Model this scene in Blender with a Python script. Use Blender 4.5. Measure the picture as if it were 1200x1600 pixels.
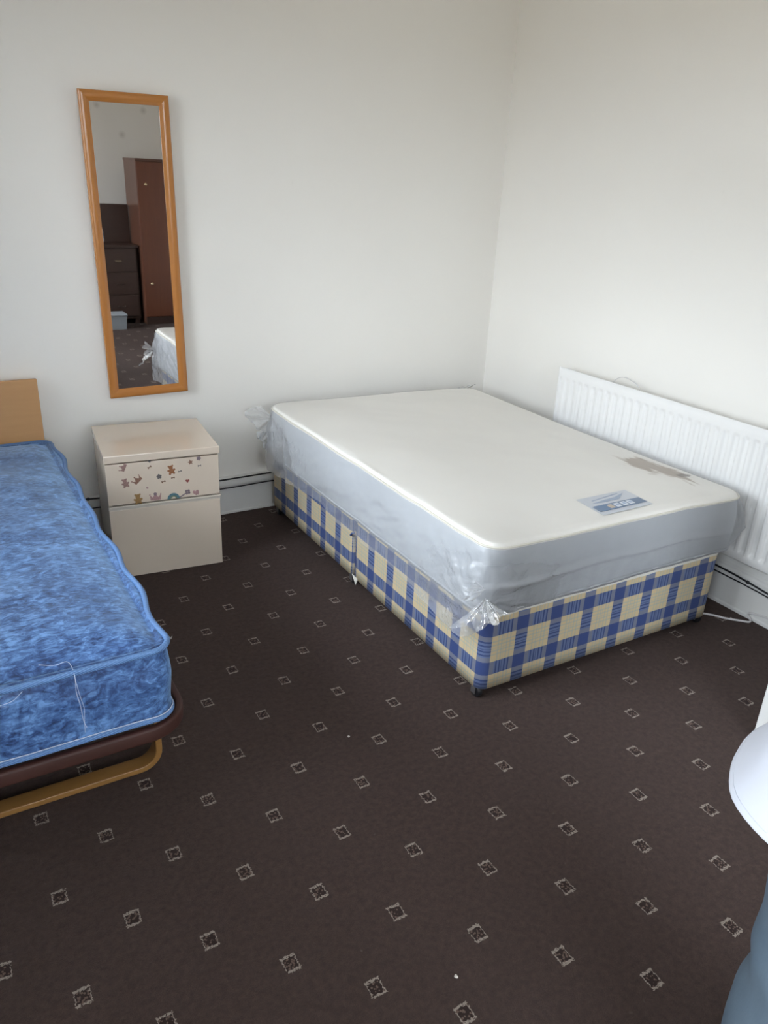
import bpy, bmesh, math, random
from mathutils import Vector, Matrix, noise

for o in list(bpy.data.objects):
    bpy.data.objects.remove(o)
sc = bpy.context.scene
COL = sc.collection
PI = math.pi
random.seed(7)

# ------------------------------------------------------------------ camera
# world: z up, origin at the far room corner (back wall y=0, right wall x=0), metres
cam_d = bpy.data.cameras.new('camera')
cam = bpy.data.objects.new('camera', cam_d)
COL.objects.link(cam)
yaw, pitch, roll = 0.55169277, -0.40298395, 0.04916358
fw = Vector((math.sin(yaw) * math.cos(pitch), math.cos(yaw) * math.cos(pitch), math.sin(pitch)))
rt = Vector((math.cos(yaw), -math.sin(yaw), 0))
up = rt.cross(fw)
r2 = rt * math.cos(roll) + up * math.sin(roll)
u2 = -rt * math.sin(roll) + up * math.cos(roll)
cam.matrix_world = Matrix(((r2.x, u2.x, -fw.x, -3.0400), (r2.y, u2.y, -fw.y, -3.8383),
                           (r2.z, u2.z, -fw.z, 1.7333), (0, 0, 0, 1)))
cam_d.sensor_fit = 'HORIZONTAL'
cam_d.sensor_width = 36
cam_d.lens = 1202.95 / 1200 * 36
cam_d.clip_start = 0.02
sc.camera = cam

# ------------------------------------------------------------------ daylight
XL, YF, ZC = -3.80, -6.45, 2.70            # left wall, front wall, ceiling
WINS = [(-2.60, -0.80, 1.05, 2.58), (-6.00, -3.60, 0.95, 2.58)]    # left wall: bedside window, then an unseen one added for fill: y0, y1, z0, z1
FILL_WIN = (-3.60, -1.25, 0.95, 2.58)          # unseen window added behind the camera as front fill: x0, x1, z0, z1
wd = bpy.data.worlds.new('overcast')
sc.world = wd
wd.use_nodes = True
nt = wd.node_tree
nt.nodes.clear()
tc = nt.nodes.new('ShaderNodeTexCoord')
sp = nt.nodes.new('ShaderNodeSeparateXYZ')
rp = nt.nodes.new('ShaderNodeValToRGB')
bg = nt.nodes.new('ShaderNodeBackground')
ow = nt.nodes.new('ShaderNodeOutputWorld')
nt.links.new(tc.outputs['Generated'], sp.inputs[0])
nt.links.new(sp.outputs['Z'], rp.inputs[0])
rp.color_ramp.elements[0].position = 0.0
rp.color_ramp.elements[0].color = (0.105, 0.098, 0.086, 1)
rp.color_ramp.elements[1].position = 1.0
rp.color_ramp.elements[1].color = (0.87, 0.93, 1.0, 1)
hz_ = rp.color_ramp.elements.new(0.02)          # overcast sky: horizon a third as bright as the zenith
hz_.color = (0.87 * 0.36, 0.93 * 0.36, 1.0 * 0.36, 1)
nt.links.new(rp.outputs[0], bg.inputs[0])
bg.inputs[1].default_value = 17.0
nt.links.new(bg.outputs[0], ow.inputs[0])

for WIN, front in [(w_, False) for w_ in WINS] + [(FILL_WIN, True)]:
    pl = bpy.data.lights.new('window_portal', 'AREA')
    pl.shape = 'RECTANGLE'
    pl.size = WIN[1] - WIN[0]
    pl.size_y = WIN[3] - WIN[2]
    pl.cycles.is_portal = True
    po = bpy.data.objects.new('window_portal', pl)
    COL.objects.link(po)
    mid = ((WIN[0] + WIN[1]) / 2, (WIN[2] + WIN[3]) / 2)
    po.location = (mid[0], YF - 0.06, mid[1]) if front else (XL - 0.10, mid[0], mid[1])
    po.rotation_euler = (PI / 2, 0, PI) if front else (PI / 2, 0, -PI / 2)    # faces into the room

sc.view_settings.view_transform = 'Standard'
sc.view_settings.look = 'None'
sc.view_settings.gamma = 1
sc.view_settings.use_curve_mapping = False
sc.view_settings.exposure = 0.84
sc.cycles.max_bounces = 12
sc.cycles.diffuse_bounces = 8
sc.cycles.transparent_max_bounces = 24

# ------------------------------------------------------------------ materials
def srgb(r, g, b):
    f = lambda c: (c / 255) / 12.92 if c / 255 <= 0.04045 else (((c / 255) + 0.055) / 1.055) ** 2.4
    return (f(r), f(g), f(b), 1)

class NT:
    """small helper for writing node trees"""
    def __init__(self, name):
        self.m = bpy.data.materials.new(name)
        self.m.use_nodes = True
        self.t = self.m.node_tree
        self.b = self.t.nodes['Principled BSDF']
        self.out = self.t.nodes['Material Output']
    def n(self, typ, **kw):
        x = self.t.nodes.new(typ)
        for k, v in kw.items():
            setattr(x, k, v)
        return x
    def l(self, a, b):
        self.t.links.new(a, b)
    def put(self, sock, v):
        if isinstance(v, (int, float)):
            sock.default_value = v
        elif isinstance(v, (tuple, list)):
            sock.default_value = v
        else:
            self.l(v, sock)
    def math(self, op, a, b=None, c=None, clamp=False):
        x = self.n('ShaderNodeMath', operation=op)
        x.use_clamp = clamp
        self.put(x.inputs[0], a)
        if b is not None: self.put(x.inputs[1], b)
        if c is not None: self.put(x.inputs[2], c)
        return x.outputs[0]
    def mix(self, f, a, b):
        x = self.n('ShaderNodeMix', data_type='RGBA')
        self.put(x.inputs[0], f)
        self.put(x.inputs[6], a)
        self.put(x.inputs[7], b)
        return x.outputs[2]
    def noise(self, vec, scale, detail=3, rough=0.5, dist=0.0):
        x = self.n('ShaderNodeTexNoise')
        if vec is not None: self.l(vec, x.inputs['Vector'])
        x.inputs['Scale'].default_value = scale
        x.inputs['Detail'].default_value = detail
        x.inputs['Roughness'].default_value = rough
        x.inputs['Distortion'].default_value = dist
        return x.outputs['Fac']
    def obj(self):
        return self.n('ShaderNodeTexCoord').outputs['Object']
    def geo(self):
        return self.n('ShaderNodeNewGeometry').outputs['Position']
    def uv(self):
        return self.n('ShaderNodeTexCoord').outputs['UV']
    def scale(self, vec, s):
        x = self.n('ShaderNodeMapping')
        self.l(vec, x.inputs[0])
        x.inputs['Scale'].default_value = s
        return x.outputs[0]
    def ramp(self, f, stops):
        x = self.n('ShaderNodeValToRGB')
        self.l(f, x.inputs[0])
        e = x.color_ramp.elements
        e[0].position, e[0].color = stops[0]
        e[1].position, e[1].color = stops[-1]
        for p, c in stops[1:-1]:
            q = e.new(p)
            q.color = c
        return x.outputs[0]
    def bump(self, h, strength, dist):
        x = self.n('ShaderNodeBump')
        self.l(h, x.inputs['Height'])
        x.inputs['Strength'].default_value = strength
        x.inputs['Distance'].default_value = dist
        self.l(x.outputs[0], self.b.inputs['Normal'])
    def p(self, **kw):
        for k, v in kw.items():
            self.put(self.b.inputs[k.replace('_', ' ')], v)
        return self

def simple(name, col, rough=0.5, metal=0.0, nscale=0, namp=0.06, bump=0.0, spec=0.5):
    t = NT(name)
    if nscale:
        f = t.noise(t.obj(), nscale, 4)
        dk = tuple(c * (1 - namp * 2) for c in col[:3]) + (1,)
        lt = tuple(min(1, c * (1 + namp)) for c in col[:3]) + (1,)
        t.p(Base_Color=t.mix(f, dk, lt))
        if bump:
            t.bump(f, bump, 0.002)
    else:
        t.p(Base_Color=col)
    t.p(Roughness=rough, Metallic=metal)
    t.b.inputs['Specular IOR Level'].default_value = spec
    return t.m

M = {}
# painted plaster
t = NT('wall_paint')
f = t.noise(t.geo(), 1.3, 4)
fine = t.noise(t.geo(), 90, 3)
spk = t.ramp(t.noise(t.geo(), 9, 1), [(0.0, (0, 0, 0, 1)), (0.80, (0, 0, 0, 1)), (0.84, (1, 1, 1, 1))])
c = t.mix(f, (0.835, 0.810, 0.765, 1), (0.870, 0.850, 0.810, 1))
c = t.mix(t.math('MULTIPLY', spk, 0.10), c, (0.4, 0.38, 0.35, 1))
t.p(Base_Color=c, Roughness=0.62)
t.b.inputs['Specular IOR Level'].default_value = 0.3
t.bump(fine, 0.06, 0.002)
M['wall'] = t.m
M['ceiling'] = simple('ceiling_paint', (0.86, 0.85, 0.82, 1), 0.8, 0, 3, 0.02)
M['gloss_white'] = simple('gloss_white_paint', (0.74, 0.735, 0.72, 1), 0.30, 0, 6, 0.03)
M['rad_white'] = simple('radiator_enamel', (0.80, 0.795, 0.79, 1), 0.32, 0, 4, 0.012)

# carpet: dark brown cut pile with a half-drop lattice of small woven squares
t = NT('carpet')
pos = t.geo()
wob = t.n('ShaderNodeTexNoise')
t.l(pos, wob.inputs['Vector'])
wob.inputs['Scale'].default_value = 150
wob.inputs['Detail'].default_value = 1
wv = t.n('ShaderNodeVectorMath', operation='MULTIPLY_ADD')
t.l(wob.outputs['Color'], wv.inputs[0])
wv.inputs[1].default_value = (0.011, 0.011, 0)
wv.inputs[2].default_value = (-0.0055, -0.0055, 0)
ad = t.n('ShaderNodeVectorMath', operation='ADD')
t.l(pos, ad.inputs[0])
t.l(wv.outputs[0], ad.inputs[1])
sx = t.n('ShaderNodeSeparateXYZ')
t.l(ad.outputs[0], sx.inputs[0])
LA, LB = 0.298, 0.3018
def cell(coord, org, per, half):
    q = t.math('DIVIDE', t.math('SUBTRACT', coord, org), per)
    q = t.math('ADD', q, 0.5 + half)
    return t.math('MULTIPLY', t.math('SUBTRACT', t.math('FRACT', q), 0.5), per)
HU, HV = 0.0190, 0.0226
edge_m = None
in_m = None
for hf in (0.0, 0.5):
    u = t.math('ABSOLUTE', cell(sx.outputs[0], -2.2201, LA, hf))
    v = t.math('ABSOLUTE', cell(sx.outputs[1], -2.6641, LB, hf))
    inu = t.math('LESS_THAN', u, HU)
    inv = t.math('LESS_THAN', v, HV)
    box = t.math('MULTIPLY', inu, inv)
    bar = t.math('MULTIPLY', box, t.math('GREATER_THAN', v, HV - 0.0068))
    sid = t.math('MULTIPLY', t.math('MULTIPLY', t.math('LESS_THAN', u, HU - 0.001), inv), t.math('GREATER_THAN', u, HU - 0.0036))
    e1 = t.math('MAXIMUM', bar, sid)
    i1 = t.math('SUBTRACT', box, e1, None, True)
    edge_m = e1 if edge_m is None else t.math('MAXIMUM', edge_m, e1)
    in_m = i1 if in_m is None else t.math('MAXIMUM', in_m, i1)
pile = t.noise(pos, 420, 2, 0.7)
pile2 = t.ramp(t.noise(pos, 55, 5, 0.7), [(0.32, (0, 0, 0, 1)), (0.68, (1, 1, 1, 1))])
worn = t.noise(pos, 2.2, 4, 0.6)
base = t.mix(pile, (0.036, 0.0225, 0.0195, 1), (0.138, 0.0900, 0.0775, 1))
base = t.mix(t.math('MULTIPLY', pile2, 0.62), base, (0.024, 0.0160, 0.0145, 1))
base = t.mix(t.math('MULTIPLY', worn, 0.5), base, (0.066, 0.0465, 0.0415, 1))
lint = t.ramp(t.noise(pos, 38, 2, 0.5), [(0, (0, 0, 0, 1)), (0.755, (0, 0, 0, 1)), (0.80, (1, 1, 1, 1))])
base = t.mix(t.math('MULTIPLY', lint, 0.35), base, (0.16, 0.14, 0.13, 1))
dots = t.n('ShaderNodeTexVoronoi')
t.l(pos, dots.inputs['Vector'])
dots.inputs['Scale'].default_value = 150
dm = t.math('LESS_THAN', dots.outputs['Distance'], 0.42)
inner = t.mix(dm, (0.034, 0.020, 0.018, 1), (0.16, 0.110, 0.090, 1))
tuft = t.mix(pile, (0.21, 0.175, 0.15, 1), (0.50, 0.44, 0.38, 1))
wear = t.math('GREATER_THAN', t.noise(pos, 190, 2, 0.6), 0.42)
edge_m = t.math('MULTIPLY', edge_m, wear)
base = t.mix(in_m, base, inner)
base = t.mix(edge_m, base, tuft)
t.p(Base_Color=base, Roughness=0.95)
t.b.inputs['Specular IOR Level'].default_value = 0.12
t.b.inputs['Sheen Weight'].default_value = 0.05
t.bump(t.math('ADD', pile, t.math('MULTIPLY', pile2, 0.8)), 0.7, 0.005)
M['carpet'] = t.m

# blue and yellow plaid ticking, laid out over the UVs (metres)
t = NT('plaid_ticking')
s = t.n('ShaderNodeSeparateXYZ')
t.l(t.uv(), s.inputs[0])
PER = 0.162
def band(co, shift):
    q = t.math('FRACT', t.math('ADD', t.math('DIVIDE', co, PER), 100.5 + shift))
    d = t.math('ABSOLUTE', t.math('SUBTRACT', q, 0.5))        # 0 in the middle of the blue band, .5 mid cream
    blue = t.math('LESS_THAN', d, 0.17)
    mid = t.math('GREATER_THAN', d, 0.29)
    ln = t.math('LESS_THAN', t.math('FRACT', t.math('ADD', t.math('MULTIPLY', q, 10.5), 0.25)), 0.42)
    return blue, t.math('MULTIPLY', mid, ln), mid, d
bx_, lx_, mx_, dx_ = band(s.outputs[0], 0.0)
by_, ly_, my_, dy_ = band(s.outputs[1], 0.0)
weave = t.noise(t.scale(t.uv(), (900, 900, 900)), 1.0, 2)
cream = (0.62, 0.49, 0.295, 1)
cl = t.mix(t.math('MULTIPLY', lx_, 0.45), cream, (0.33, 0.42, 0.40, 1))
cl = t.mix(t.math('MULTIPLY', ly_, 0.45), cl, (0.33, 0.42, 0.40, 1))
grey = (0.175, 0.190, 0.260, 1)
lblue = (0.125, 0.170, 0.315, 1)
navy = (0.030, 0.058, 0.185, 1)
col_r = t.mix(mx_, grey, lblue)
col_r = t.mix(lx_, col_r, navy)
col_c = t.mix(my_, grey, lblue)
col_c = t.mix(ly_, col_c, navy)
c = t.mix(by_, cl, col_r)
c = t.mix(bx_, c, col_c)
c = t.mix(t.math('MULTIPLY', bx_, by_), c, (0.032, 0.062, 0.205, 1))
c = t.mix(t.math('MULTIPLY', weave, 0.2), c, t.mix(0.5, c, (0.30, 0.30, 0.32, 1)))
t.p(Base_Color=c, Roughness=0.62)
t.b.inputs['Specular IOR Level'].default_value = 0.35
t.bump(weave, 0.25, 0.001)
M['plaid'] = t.m

M['st_webbing'] = simple('blue_webbing', (0.05, 0.09, 0.25, 1), 0.6, 0, 60, 0.1)
M['platform'] = simple('platform_cloth', (0.68, 0.66, 0.60, 1), 0.75, 0, 30, 0.05, 0.2)
M['black_plastic'] = simple('black_plastic', (0.012, 0.012, 0.014, 1), 0.35, 0, 20, 0.1)
M['zinc'] = simple('zinc_bracket', (0.45, 0.45, 0.46, 1), 0.35, 0.9, 30, 0.1)

# white mattress ticking: cream damask, one brown stain near the radiator
t = NT('cream_ticking')
o = t.obj()
f1 = t.noise(t.scale(o, (6, 2, 3)), 1.6, 4, 0.55)
dmk = t.noise(o, 46, 2, 0.5, 1.5)
c = t.mix(f1, (0.925, 0.89, 0.825, 1), (0.94, 0.915, 0.86, 1))
c = t.mix(t.math('MULTIPLY', dmk, 0.18), c, (0.86, 0.835, 0.78, 1))
sp_ = t.n('ShaderNodeSeparateXYZ')
st_n = t.n('ShaderNodeTexNoise')
t.l(t.scale(o, (22, 7, 10)), st_n.inputs['Vector'])
st_n.inputs['Scale'].default_value = 1.0
st_n.inputs['Detail'].default_value = 4
t.l(o, sp_.inputs[0])
# stain centred (local) at (STX, STY), streaky, roughly 0.2 x 0.3 m
def ell(cx, cy, ax, ay):
    a = t.math('POWER', t.math('DIVIDE', t.math('SUBTRACT', sp_.outputs[0], cx), ax), 2.0)
    b = t.math('POWER', t.math('DIVIDE', t.math('SUBTRACT', sp_.outputs[1], cy), ay), 2.0)
    return t.math('SQRT', t.math('ADD', a, b))
STX, STY = 0.525, -0.575
d = t.math('ADD', ell(STX, STY, 0.105, 0.165), t.math('MULTIPLY', t.math('SUBTRACT', st_n.outputs['Fac'], 0.5), 2.3))
sm = t.ramp(d, [(0.0, (1, 1, 1, 1)), (0.72, (1, 1, 1, 1)), (0.98, (0, 0, 0, 1))])
streak = t.noise(t.scale(o, (60, 5, 5)), 1.0, 3)
scol = t.mix(streak, (0.30, 0.225, 0.165, 1), (0.56, 0.475, 0.38, 1))
c = t.mix(t.math('MULTIPLY', sm, 0.9), c, scol)
d2 = t.math('ADD', ell(STX + 0.06, STY - 0.125, 0.045, 0.022), t.math('MULTIPLY', t.math('SUBTRACT', st_n.outputs['Fac'], 0.5), 1.5))
sm2 = t.ramp(d2, [(0.0, (1, 1, 1, 1)), (0.6, (1, 1, 1, 1)), (0.9, (0, 0, 0, 1))])
c = t.mix(t.math('MULTIPLY', sm2, 0.75), c, (0.16, 0.13, 0.11, 1))
t.p(Base_Color=c, Roughness=0.7)
t.bump(dmk, 0.12, 0.003)
M['ticking'] = t.m
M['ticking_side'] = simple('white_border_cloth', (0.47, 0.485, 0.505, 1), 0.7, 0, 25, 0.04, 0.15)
M['piping_cream'] = simple('cream_piping', (0.70, 0.67, 0.59, 1), 0.6, 0, 60, 0.05)

# polythene film
t = NT('polythene_film')
o = t.obj()
tr = t.n('ShaderNodeBsdfTransparent')
tr.inputs[0].default_value = (0.985, 0.99, 1.0, 1)
df = t.n('ShaderNodeBsdfDiffuse')
df.inputs[0].default_value = (0.87, 0.885, 0.91, 1)
tl = t.n('ShaderNodeBsdfTranslucent')
tl.inputs[0].default_value = (0.87, 0.885, 0.91, 1)
gl = t.n('ShaderNodeBsdfGlossy')
gl.inputs['Roughness'].default_value = 0.18
gl.inputs[0].default_value = (1, 1, 1, 1)
wr = t.noise(o, 17, 4, 0.6, 1.0)
bm_ = t.n('ShaderNodeBump')
t.l(wr, bm_.inputs['Height'])
at_ = t.n('ShaderNodeAttribute'); at_.attribute_name = 'loose'
t.l(t.math('MULTIPLY_ADD', at_.outputs['Fac'], 0.75, 0.04), bm_.inputs['Strength'])
bm_.inputs['Distance'].default_value = 0.016
t.l(bm_.outputs[0], gl.inputs['Normal'])
t.l(bm_.outputs[0], df.inputs['Normal'])
m1 = t.n('ShaderNodeMixShader'); m1.inputs[0].default_value = 0.5
t.l(df.outputs[0], m1.inputs[1]); t.l(tl.outputs[0], m1.inputs[2])
lw = t.n('ShaderNodeLayerWeight'); lw.inputs[0].default_value = 0.35
hz = t.math('ADD', t.math('MULTIPLY', lw.outputs['Facing'], 0.22), t.math('MULTIPLY_ADD', at_.outputs['Fac'], 0.26, 0.05), True)
m2 = t.n('ShaderNodeMixShader')
t.l(hz, m2.inputs[0]); t.l(tr.outputs[0], m2.inputs[1]); t.l(m1.outputs[0], m2.inputs[2])
lf = t.n('ShaderNodeFresnel'); lf.inputs[0].default_value = 1.42
t.l(bm_.outputs[0], lf.inputs['Normal'])
gf = t.math('MULTIPLY', lf.outputs[0], t.math('MULTIPLY_ADD', at_.outputs['Fac'], 1.0, 0.22), None, True)
m3 = t.n('ShaderNodeMixShader')
t.l(gf, m3.inputs[0]); t.l(m2.outputs[0], m3.inputs[1]); t.l(gl.outputs[0], m3.inputs[2])
t.l(m3.outputs[0], t.out.inputs['Surface'])
M['film'] = t.m

# blue damask mattress
t = NT('blue_damask')
o = t.obj()
a1 = t.noise(o, 13, 5, 0.62, 2.2)
a2 = t.noise(t.scale(o, (1, 2.3, 1.6)), 30, 4, 0.65, 1.1)
a3 = t.noise(o, 4.5, 3, 0.5, 0.6)
mixf = t.math('ADD', t.math('MULTIPLY', a1, 0.36), t.math('ADD', t.math('MULTIPLY', a2, 0.55), t.math('MULTIPLY', a3, 0.22)))
c = t.ramp(mixf, [(0.42, (0.014, 0.030, 0.092, 1)), (0.50, (0.034, 0.075, 0.200, 1)), (0.57, (0.068, 0.148, 0.350, 1)), (0.68, (0.175, 0.34, 0.66, 1))])
t.p(Base_Color=c, Roughness=0.42)
t.b.inputs['Specular IOR Level'].default_value = 0.5
t.b.inputs['Sheen Weight'].default_value = 0.85
t.b.inputs['Sheen Roughness'].default_value = 0.35
t.b.inputs['Sheen Tint'].default_value = (0.42, 0.68, 1.0, 1)
t.bump(mixf, 0.35, 0.006)
M['blue'] = t.m
t = NT('blue_braid')
wv_ = t.n('ShaderNodeTexWave')
wv_.inputs['Scale'].default_value = 95
wv_.bands_direction = 'DIAGONAL'
t.l(t.obj(), wv_.inputs['Vector'])
t.p(Base_Color=t.mix(wv_.outputs['Fac'], (0.070, 0.160, 0.38, 1), (0.17, 0.32, 0.60, 1)), Roughness=0.45)
t.bump(wv_.outputs['Fac'], 0.5, 0.002)
M['braid'] = t.m

def wood(name, c0, c1, axis, rough=0.4, sc_=1.0, coat=0.0):
    t = NT(name)
    s = {'x': (1.2, 14, 14), 'y': (14, 1.2, 14), 'z': (14, 14, 1.2)}[axis]
    f = t.noise(t.scale(t.obj(), tuple(q * sc_ for q in s)), 1.6, 5, 0.6, 0.6)
    g = t.noise(t.scale(t.obj(), tuple(q * sc_ * 5 for q in s)), 1.8, 2, 0.6)
    c = t.mix(f, c0, c1)
    c = t.mix(t.math('MULTIPLY', g, 0.22), c, tuple(q * 0.7 for q in c0[:3]) + (1,))
    t.p(Base_Color=c, Roughness=rough)
    t.bump(g, 0.05, 0.001)
    if coat: t.p(Coat_Weight=coat, Coat_Roughness=0.08)
    return t.m
M['frame_wood_z'] = wood('mirror_frame_wood_upright', (0.42, 0.155, 0.030, 1), (0.54, 0.220, 0.048, 1), 'z', 0.26, 1.0, 0.4)
M['frame_wood_x'] = wood('mirror_frame_wood_rail', (0.42, 0.155, 0.030, 1), (0.54, 0.220, 0.048, 1), 'x', 0.26, 1.0, 0.4)
M['headboard'] = wood('headboard_veneer', (0.50, 0.260, 0.100, 1), (0.58, 0.320, 0.135, 1), 'x', 0.45, 0.6)
M['bentwood'] = wood('bentwood_beech', (0.23, 0.112, 0.032, 1), (0.30, 0.155, 0.048, 1), 'x', 0.35)
M['brown_tube'] = simple('brown_enamelled_steel', (0.050, 0.015, 0.010, 1), 0.62, 0, 12, 0.10)
M['laminate'] = simple('cream_laminate', (0.66, 0.560, 0.460, 1), 0.22, 0, 3, 0.012)
M['laminate_top'] = simple('cream_laminate_top', (0.66, 0.560, 0.460, 1), 0.10, 0, 3, 0.012)
M['alu'] = simple('pale_handle_strip', (0.60, 0.545, 0.475, 1), 0.30, 0.0, 30, 0.03)
M['shadow_gap'] = simple('carcass_gap_shade', (0.16, 0.14, 0.12, 1), 0.7, 0, 20, 0.05)  # dark colour painted on the carcass as shade in the drawer gaps
M['mahogany'] = wood('mahogany_veneer', (0.115, 0.036, 0.018, 1), (0.19, 0.066, 0.032, 1), 'z', 0.30)
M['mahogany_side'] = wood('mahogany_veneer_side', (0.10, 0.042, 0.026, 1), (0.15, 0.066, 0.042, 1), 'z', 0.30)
M['dark_oak'] = wood('dark_oak', (0.040, 0.022, 0.018, 1), (0.075, 0.040, 0.030, 1), 'x', 0.35)
M['brass'] = simple('brass_knob', (0.75, 0.62, 0.40, 1), 0.25, 0.9, 40, 0.05)
M['cable'] = simple('black_cable_pvc', (0.012, 0.013, 0.017, 1), 0.40, 0, 40, 0.1)
M['white_cable'] = simple('white_cable_pvc', (0.66, 0.64, 0.64, 1), 0.45, 0, 40, 0.03)
M['chrome'] = simple('chrome', (0.75, 0.75, 0.76, 1), 0.15, 1.0, 40, 0.03)
M['crumb'] = simple('crumb_paper', (0.70, 0.67, 0.62, 1), 0.8, 0, 80, 0.05)
M['thread'] = simple('white_cotton_thread', (0.62, 0.67, 0.78, 1), 0.7, 0, 80, 0.05)
M['box_grey'] = simple('pale_grey_plastic', (0.36, 0.40, 0.44, 1), 0.5, 0, 8, 0.04)
M['shirt'] = simple('white_cotton_shirt', (0.62, 0.64, 0.71, 1), 0.8, 0, 14, 0.012, 0.1)
t = NT('grey_blue_twill')
o = t.obj()
f = t.noise(o, 9, 4, 0.6, 0.4)
g = t.noise(t.scale(o, (1, 1, 0.25)), 260, 2)
t.p(Base_Color=t.mix(f, (0.072, 0.108, 0.150, 1), (0.125, 0.170, 0.215, 1)), Roughness=0.85)
t.bump(g, 0.15, 0.002)
M['trousers'] = t.m
M['skin'] = simple('skin', (0.42, 0.25, 0.17, 1), 0.5, 0, 30, 0.05)
M['hair'] = simple('dark_hair', (0.015, 0.012, 0.010, 1), 0.55, 0, 60, 0.2, 0.5)
M['shoe'] = simple('black_shoe_leather', (0.02, 0.02, 0.022, 1), 0.4, 0, 40, 0.1)
M['eye'] = simple('eye_white', (0.75, 0.74, 0.72, 1), 0.2, 0, 30, 0.02)
M['iris'] = simple('dark_iris', (0.03, 0.018, 0.012, 1), 0.15, 0, 30, 0.1)

# silvered glass with three faint clouded spots and a light haze of dust
t = NT('mirror_glass')
o = t.obj()
so = t.n('ShaderNodeSeparateXYZ'); t.l(o, so.inputs[0])
spots = None
for (cx, cz, r) in ((-0.118, 0.610, 0.017), (0.078, 0.600, 0.018), (-0.022, 0.500, 0.019)):
    dx = t.math('POWER', t.math('SUBTRACT', so.outputs[0], cx), 2.0)
    dz = t.math('POWER', t.math('SUBTRACT', so.outputs[2], cz), 2.0)
    dd = t.math('SQRT', t.math('ADD', dx, dz))
    k = t.math('SUBTRACT', 1.0, t.math('DIVIDE', dd, r), None, True)
    spots = k if spots is None else t.math('MAXIMUM', spots, k)
t.p(Base_Color=t.mix(t.math('MULTIPLY', spots, 0.55, None, True), (0.74, 0.72, 0.70, 1), (0.36, 0.33, 0.31, 1)), Metallic=1.0, Roughness=0.012)
M['mirror'] = t.m

# window pane: clear, with a weak surface reflection
t = NT('window_glass')
tr = t.n('ShaderNodeBsdfTransparent'); tr.inputs[0].default_value = (0.96, 0.97, 0.97, 1)
gl = t.n('ShaderNodeBsdfGlossy'); gl.inputs['Roughness'].default_value = 0.02
fr = t.n('ShaderNodeFresnel'); fr.inputs[0].default_value = 1.45
mx = t.n('ShaderNodeMixShader')
t.l(fr.outputs[0], mx.inputs[0]); t.l(tr.outputs[0], mx.inputs[1]); t.l(gl.outputs[0], mx.inputs[2])
t.l(mx.outputs[0], t.out.inputs['Surface'])
M['glass'] = t.m

# ------------------------------------------------------------------ builders
def tag(o, label, cat=None, group=None, kind=None):
    if label: o['label'] = label
    if cat: o['category'] = cat
    if group: o['group'] = group
    if kind: o['kind'] = kind
    return o

def empty(name, loc, label, cat, group=None, rz=0.0):
    e = bpy.data.objects.new(name, None)
    e.empty_display_size = 0.1
    COL.objects.link(e)
    e.location = loc
    e.rotation_euler = (0, 0, rz)
    return tag(e, label, cat, group)

def link(name, me, mat, parent=None, base=None):
    o = bpy.data.objects.new(name, me)
    COL.objects.link(o)
    if mat is not None:
        if isinstance(mat, (list, tuple)):
            for q in mat: me.materials.append(q)
        else:
            me.materials.append(mat)
    if parent is not None: o.parent = parent
    if base is not None: o.location = base
    return o

def world_shift(parent):
    """world position of a chain of unrotated parents"""
    v = Vector((0, 0, 0))
    while parent is not None:
        v += parent.location
        parent = parent.parent
    return v

def mesh(name, vs, fs, mat, parent=None, smooth=True, W=False, uv=None, base=None, mi=None):
    """one mesh object; W: the vertices are given in world coordinates"""
    me = bpy.data.meshes.new(name)
    sh = Vector((0, 0, 0))
    if W and parent is not None: sh = world_shift(parent)
    if base is not None: sh = sh + Vector(base)
    me.from_pydata([(Vector(v) - sh) for v in vs], [], fs)
    if uv is not None:
        ul = me.uv_layers.new(name='uv')
        for lp in me.loops:
            ul.data[lp.index].uv = uv[lp.vertex_index]
    if mi is not None:
        for p, k in zip(me.polygons, mi): p.material_index = k
    me.polygons.foreach_set('use_smooth', [smooth] * len(me.polygons))
    me.update()
    return link(name, me, mat, parent, base)

def bm_obj(name, bm, mat, parent=None, smooth=False, base=None):
    me = bpy.data.meshes.new(name)
    bmesh.ops.recalc_face_normals(bm, faces=bm.faces)
    bm.to_mesh(me); bm.free()
    me.polygons.foreach_set('use_smooth', [smooth] * len(me.polygons))
    return link(name, me, mat, parent, base)

def add_box(bm, x0, x1, y0, y1, z0, z1, bev=0.0, seg=2):
    r = bmesh.ops.create_cube(bm, size=1)
    vs = r['verts']
    for v in vs:
        v.co = Vector(((x0 + x1) / 2 + v.co.x * (x1 - x0), (y0 + y1) / 2 + v.co.y * (y1 - y0), (z0 + z1) / 2 + v.co.z * (z1 - z0)))
    if bev:
        es = list({e for v in vs for e in v.link_edges})
        bmesh.ops.bevel(bm, geom=es, offset=bev, segments=seg, affect='EDGES', profile=0.5)

def box(name, x0, x1, y0, y1, z0, z1, mat, parent=None, bev=0.0, seg=2, smooth=False, base=None):
    bm = bmesh.new()
    add_box(bm, x0, x1, y0, y1, z0, z1, bev, seg)
    if base is not None:
        bmesh.ops.translate(bm, verts=bm.verts, vec=-Vector(base))
    return bm_obj(name, bm, mat, parent, smooth, base)

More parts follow.
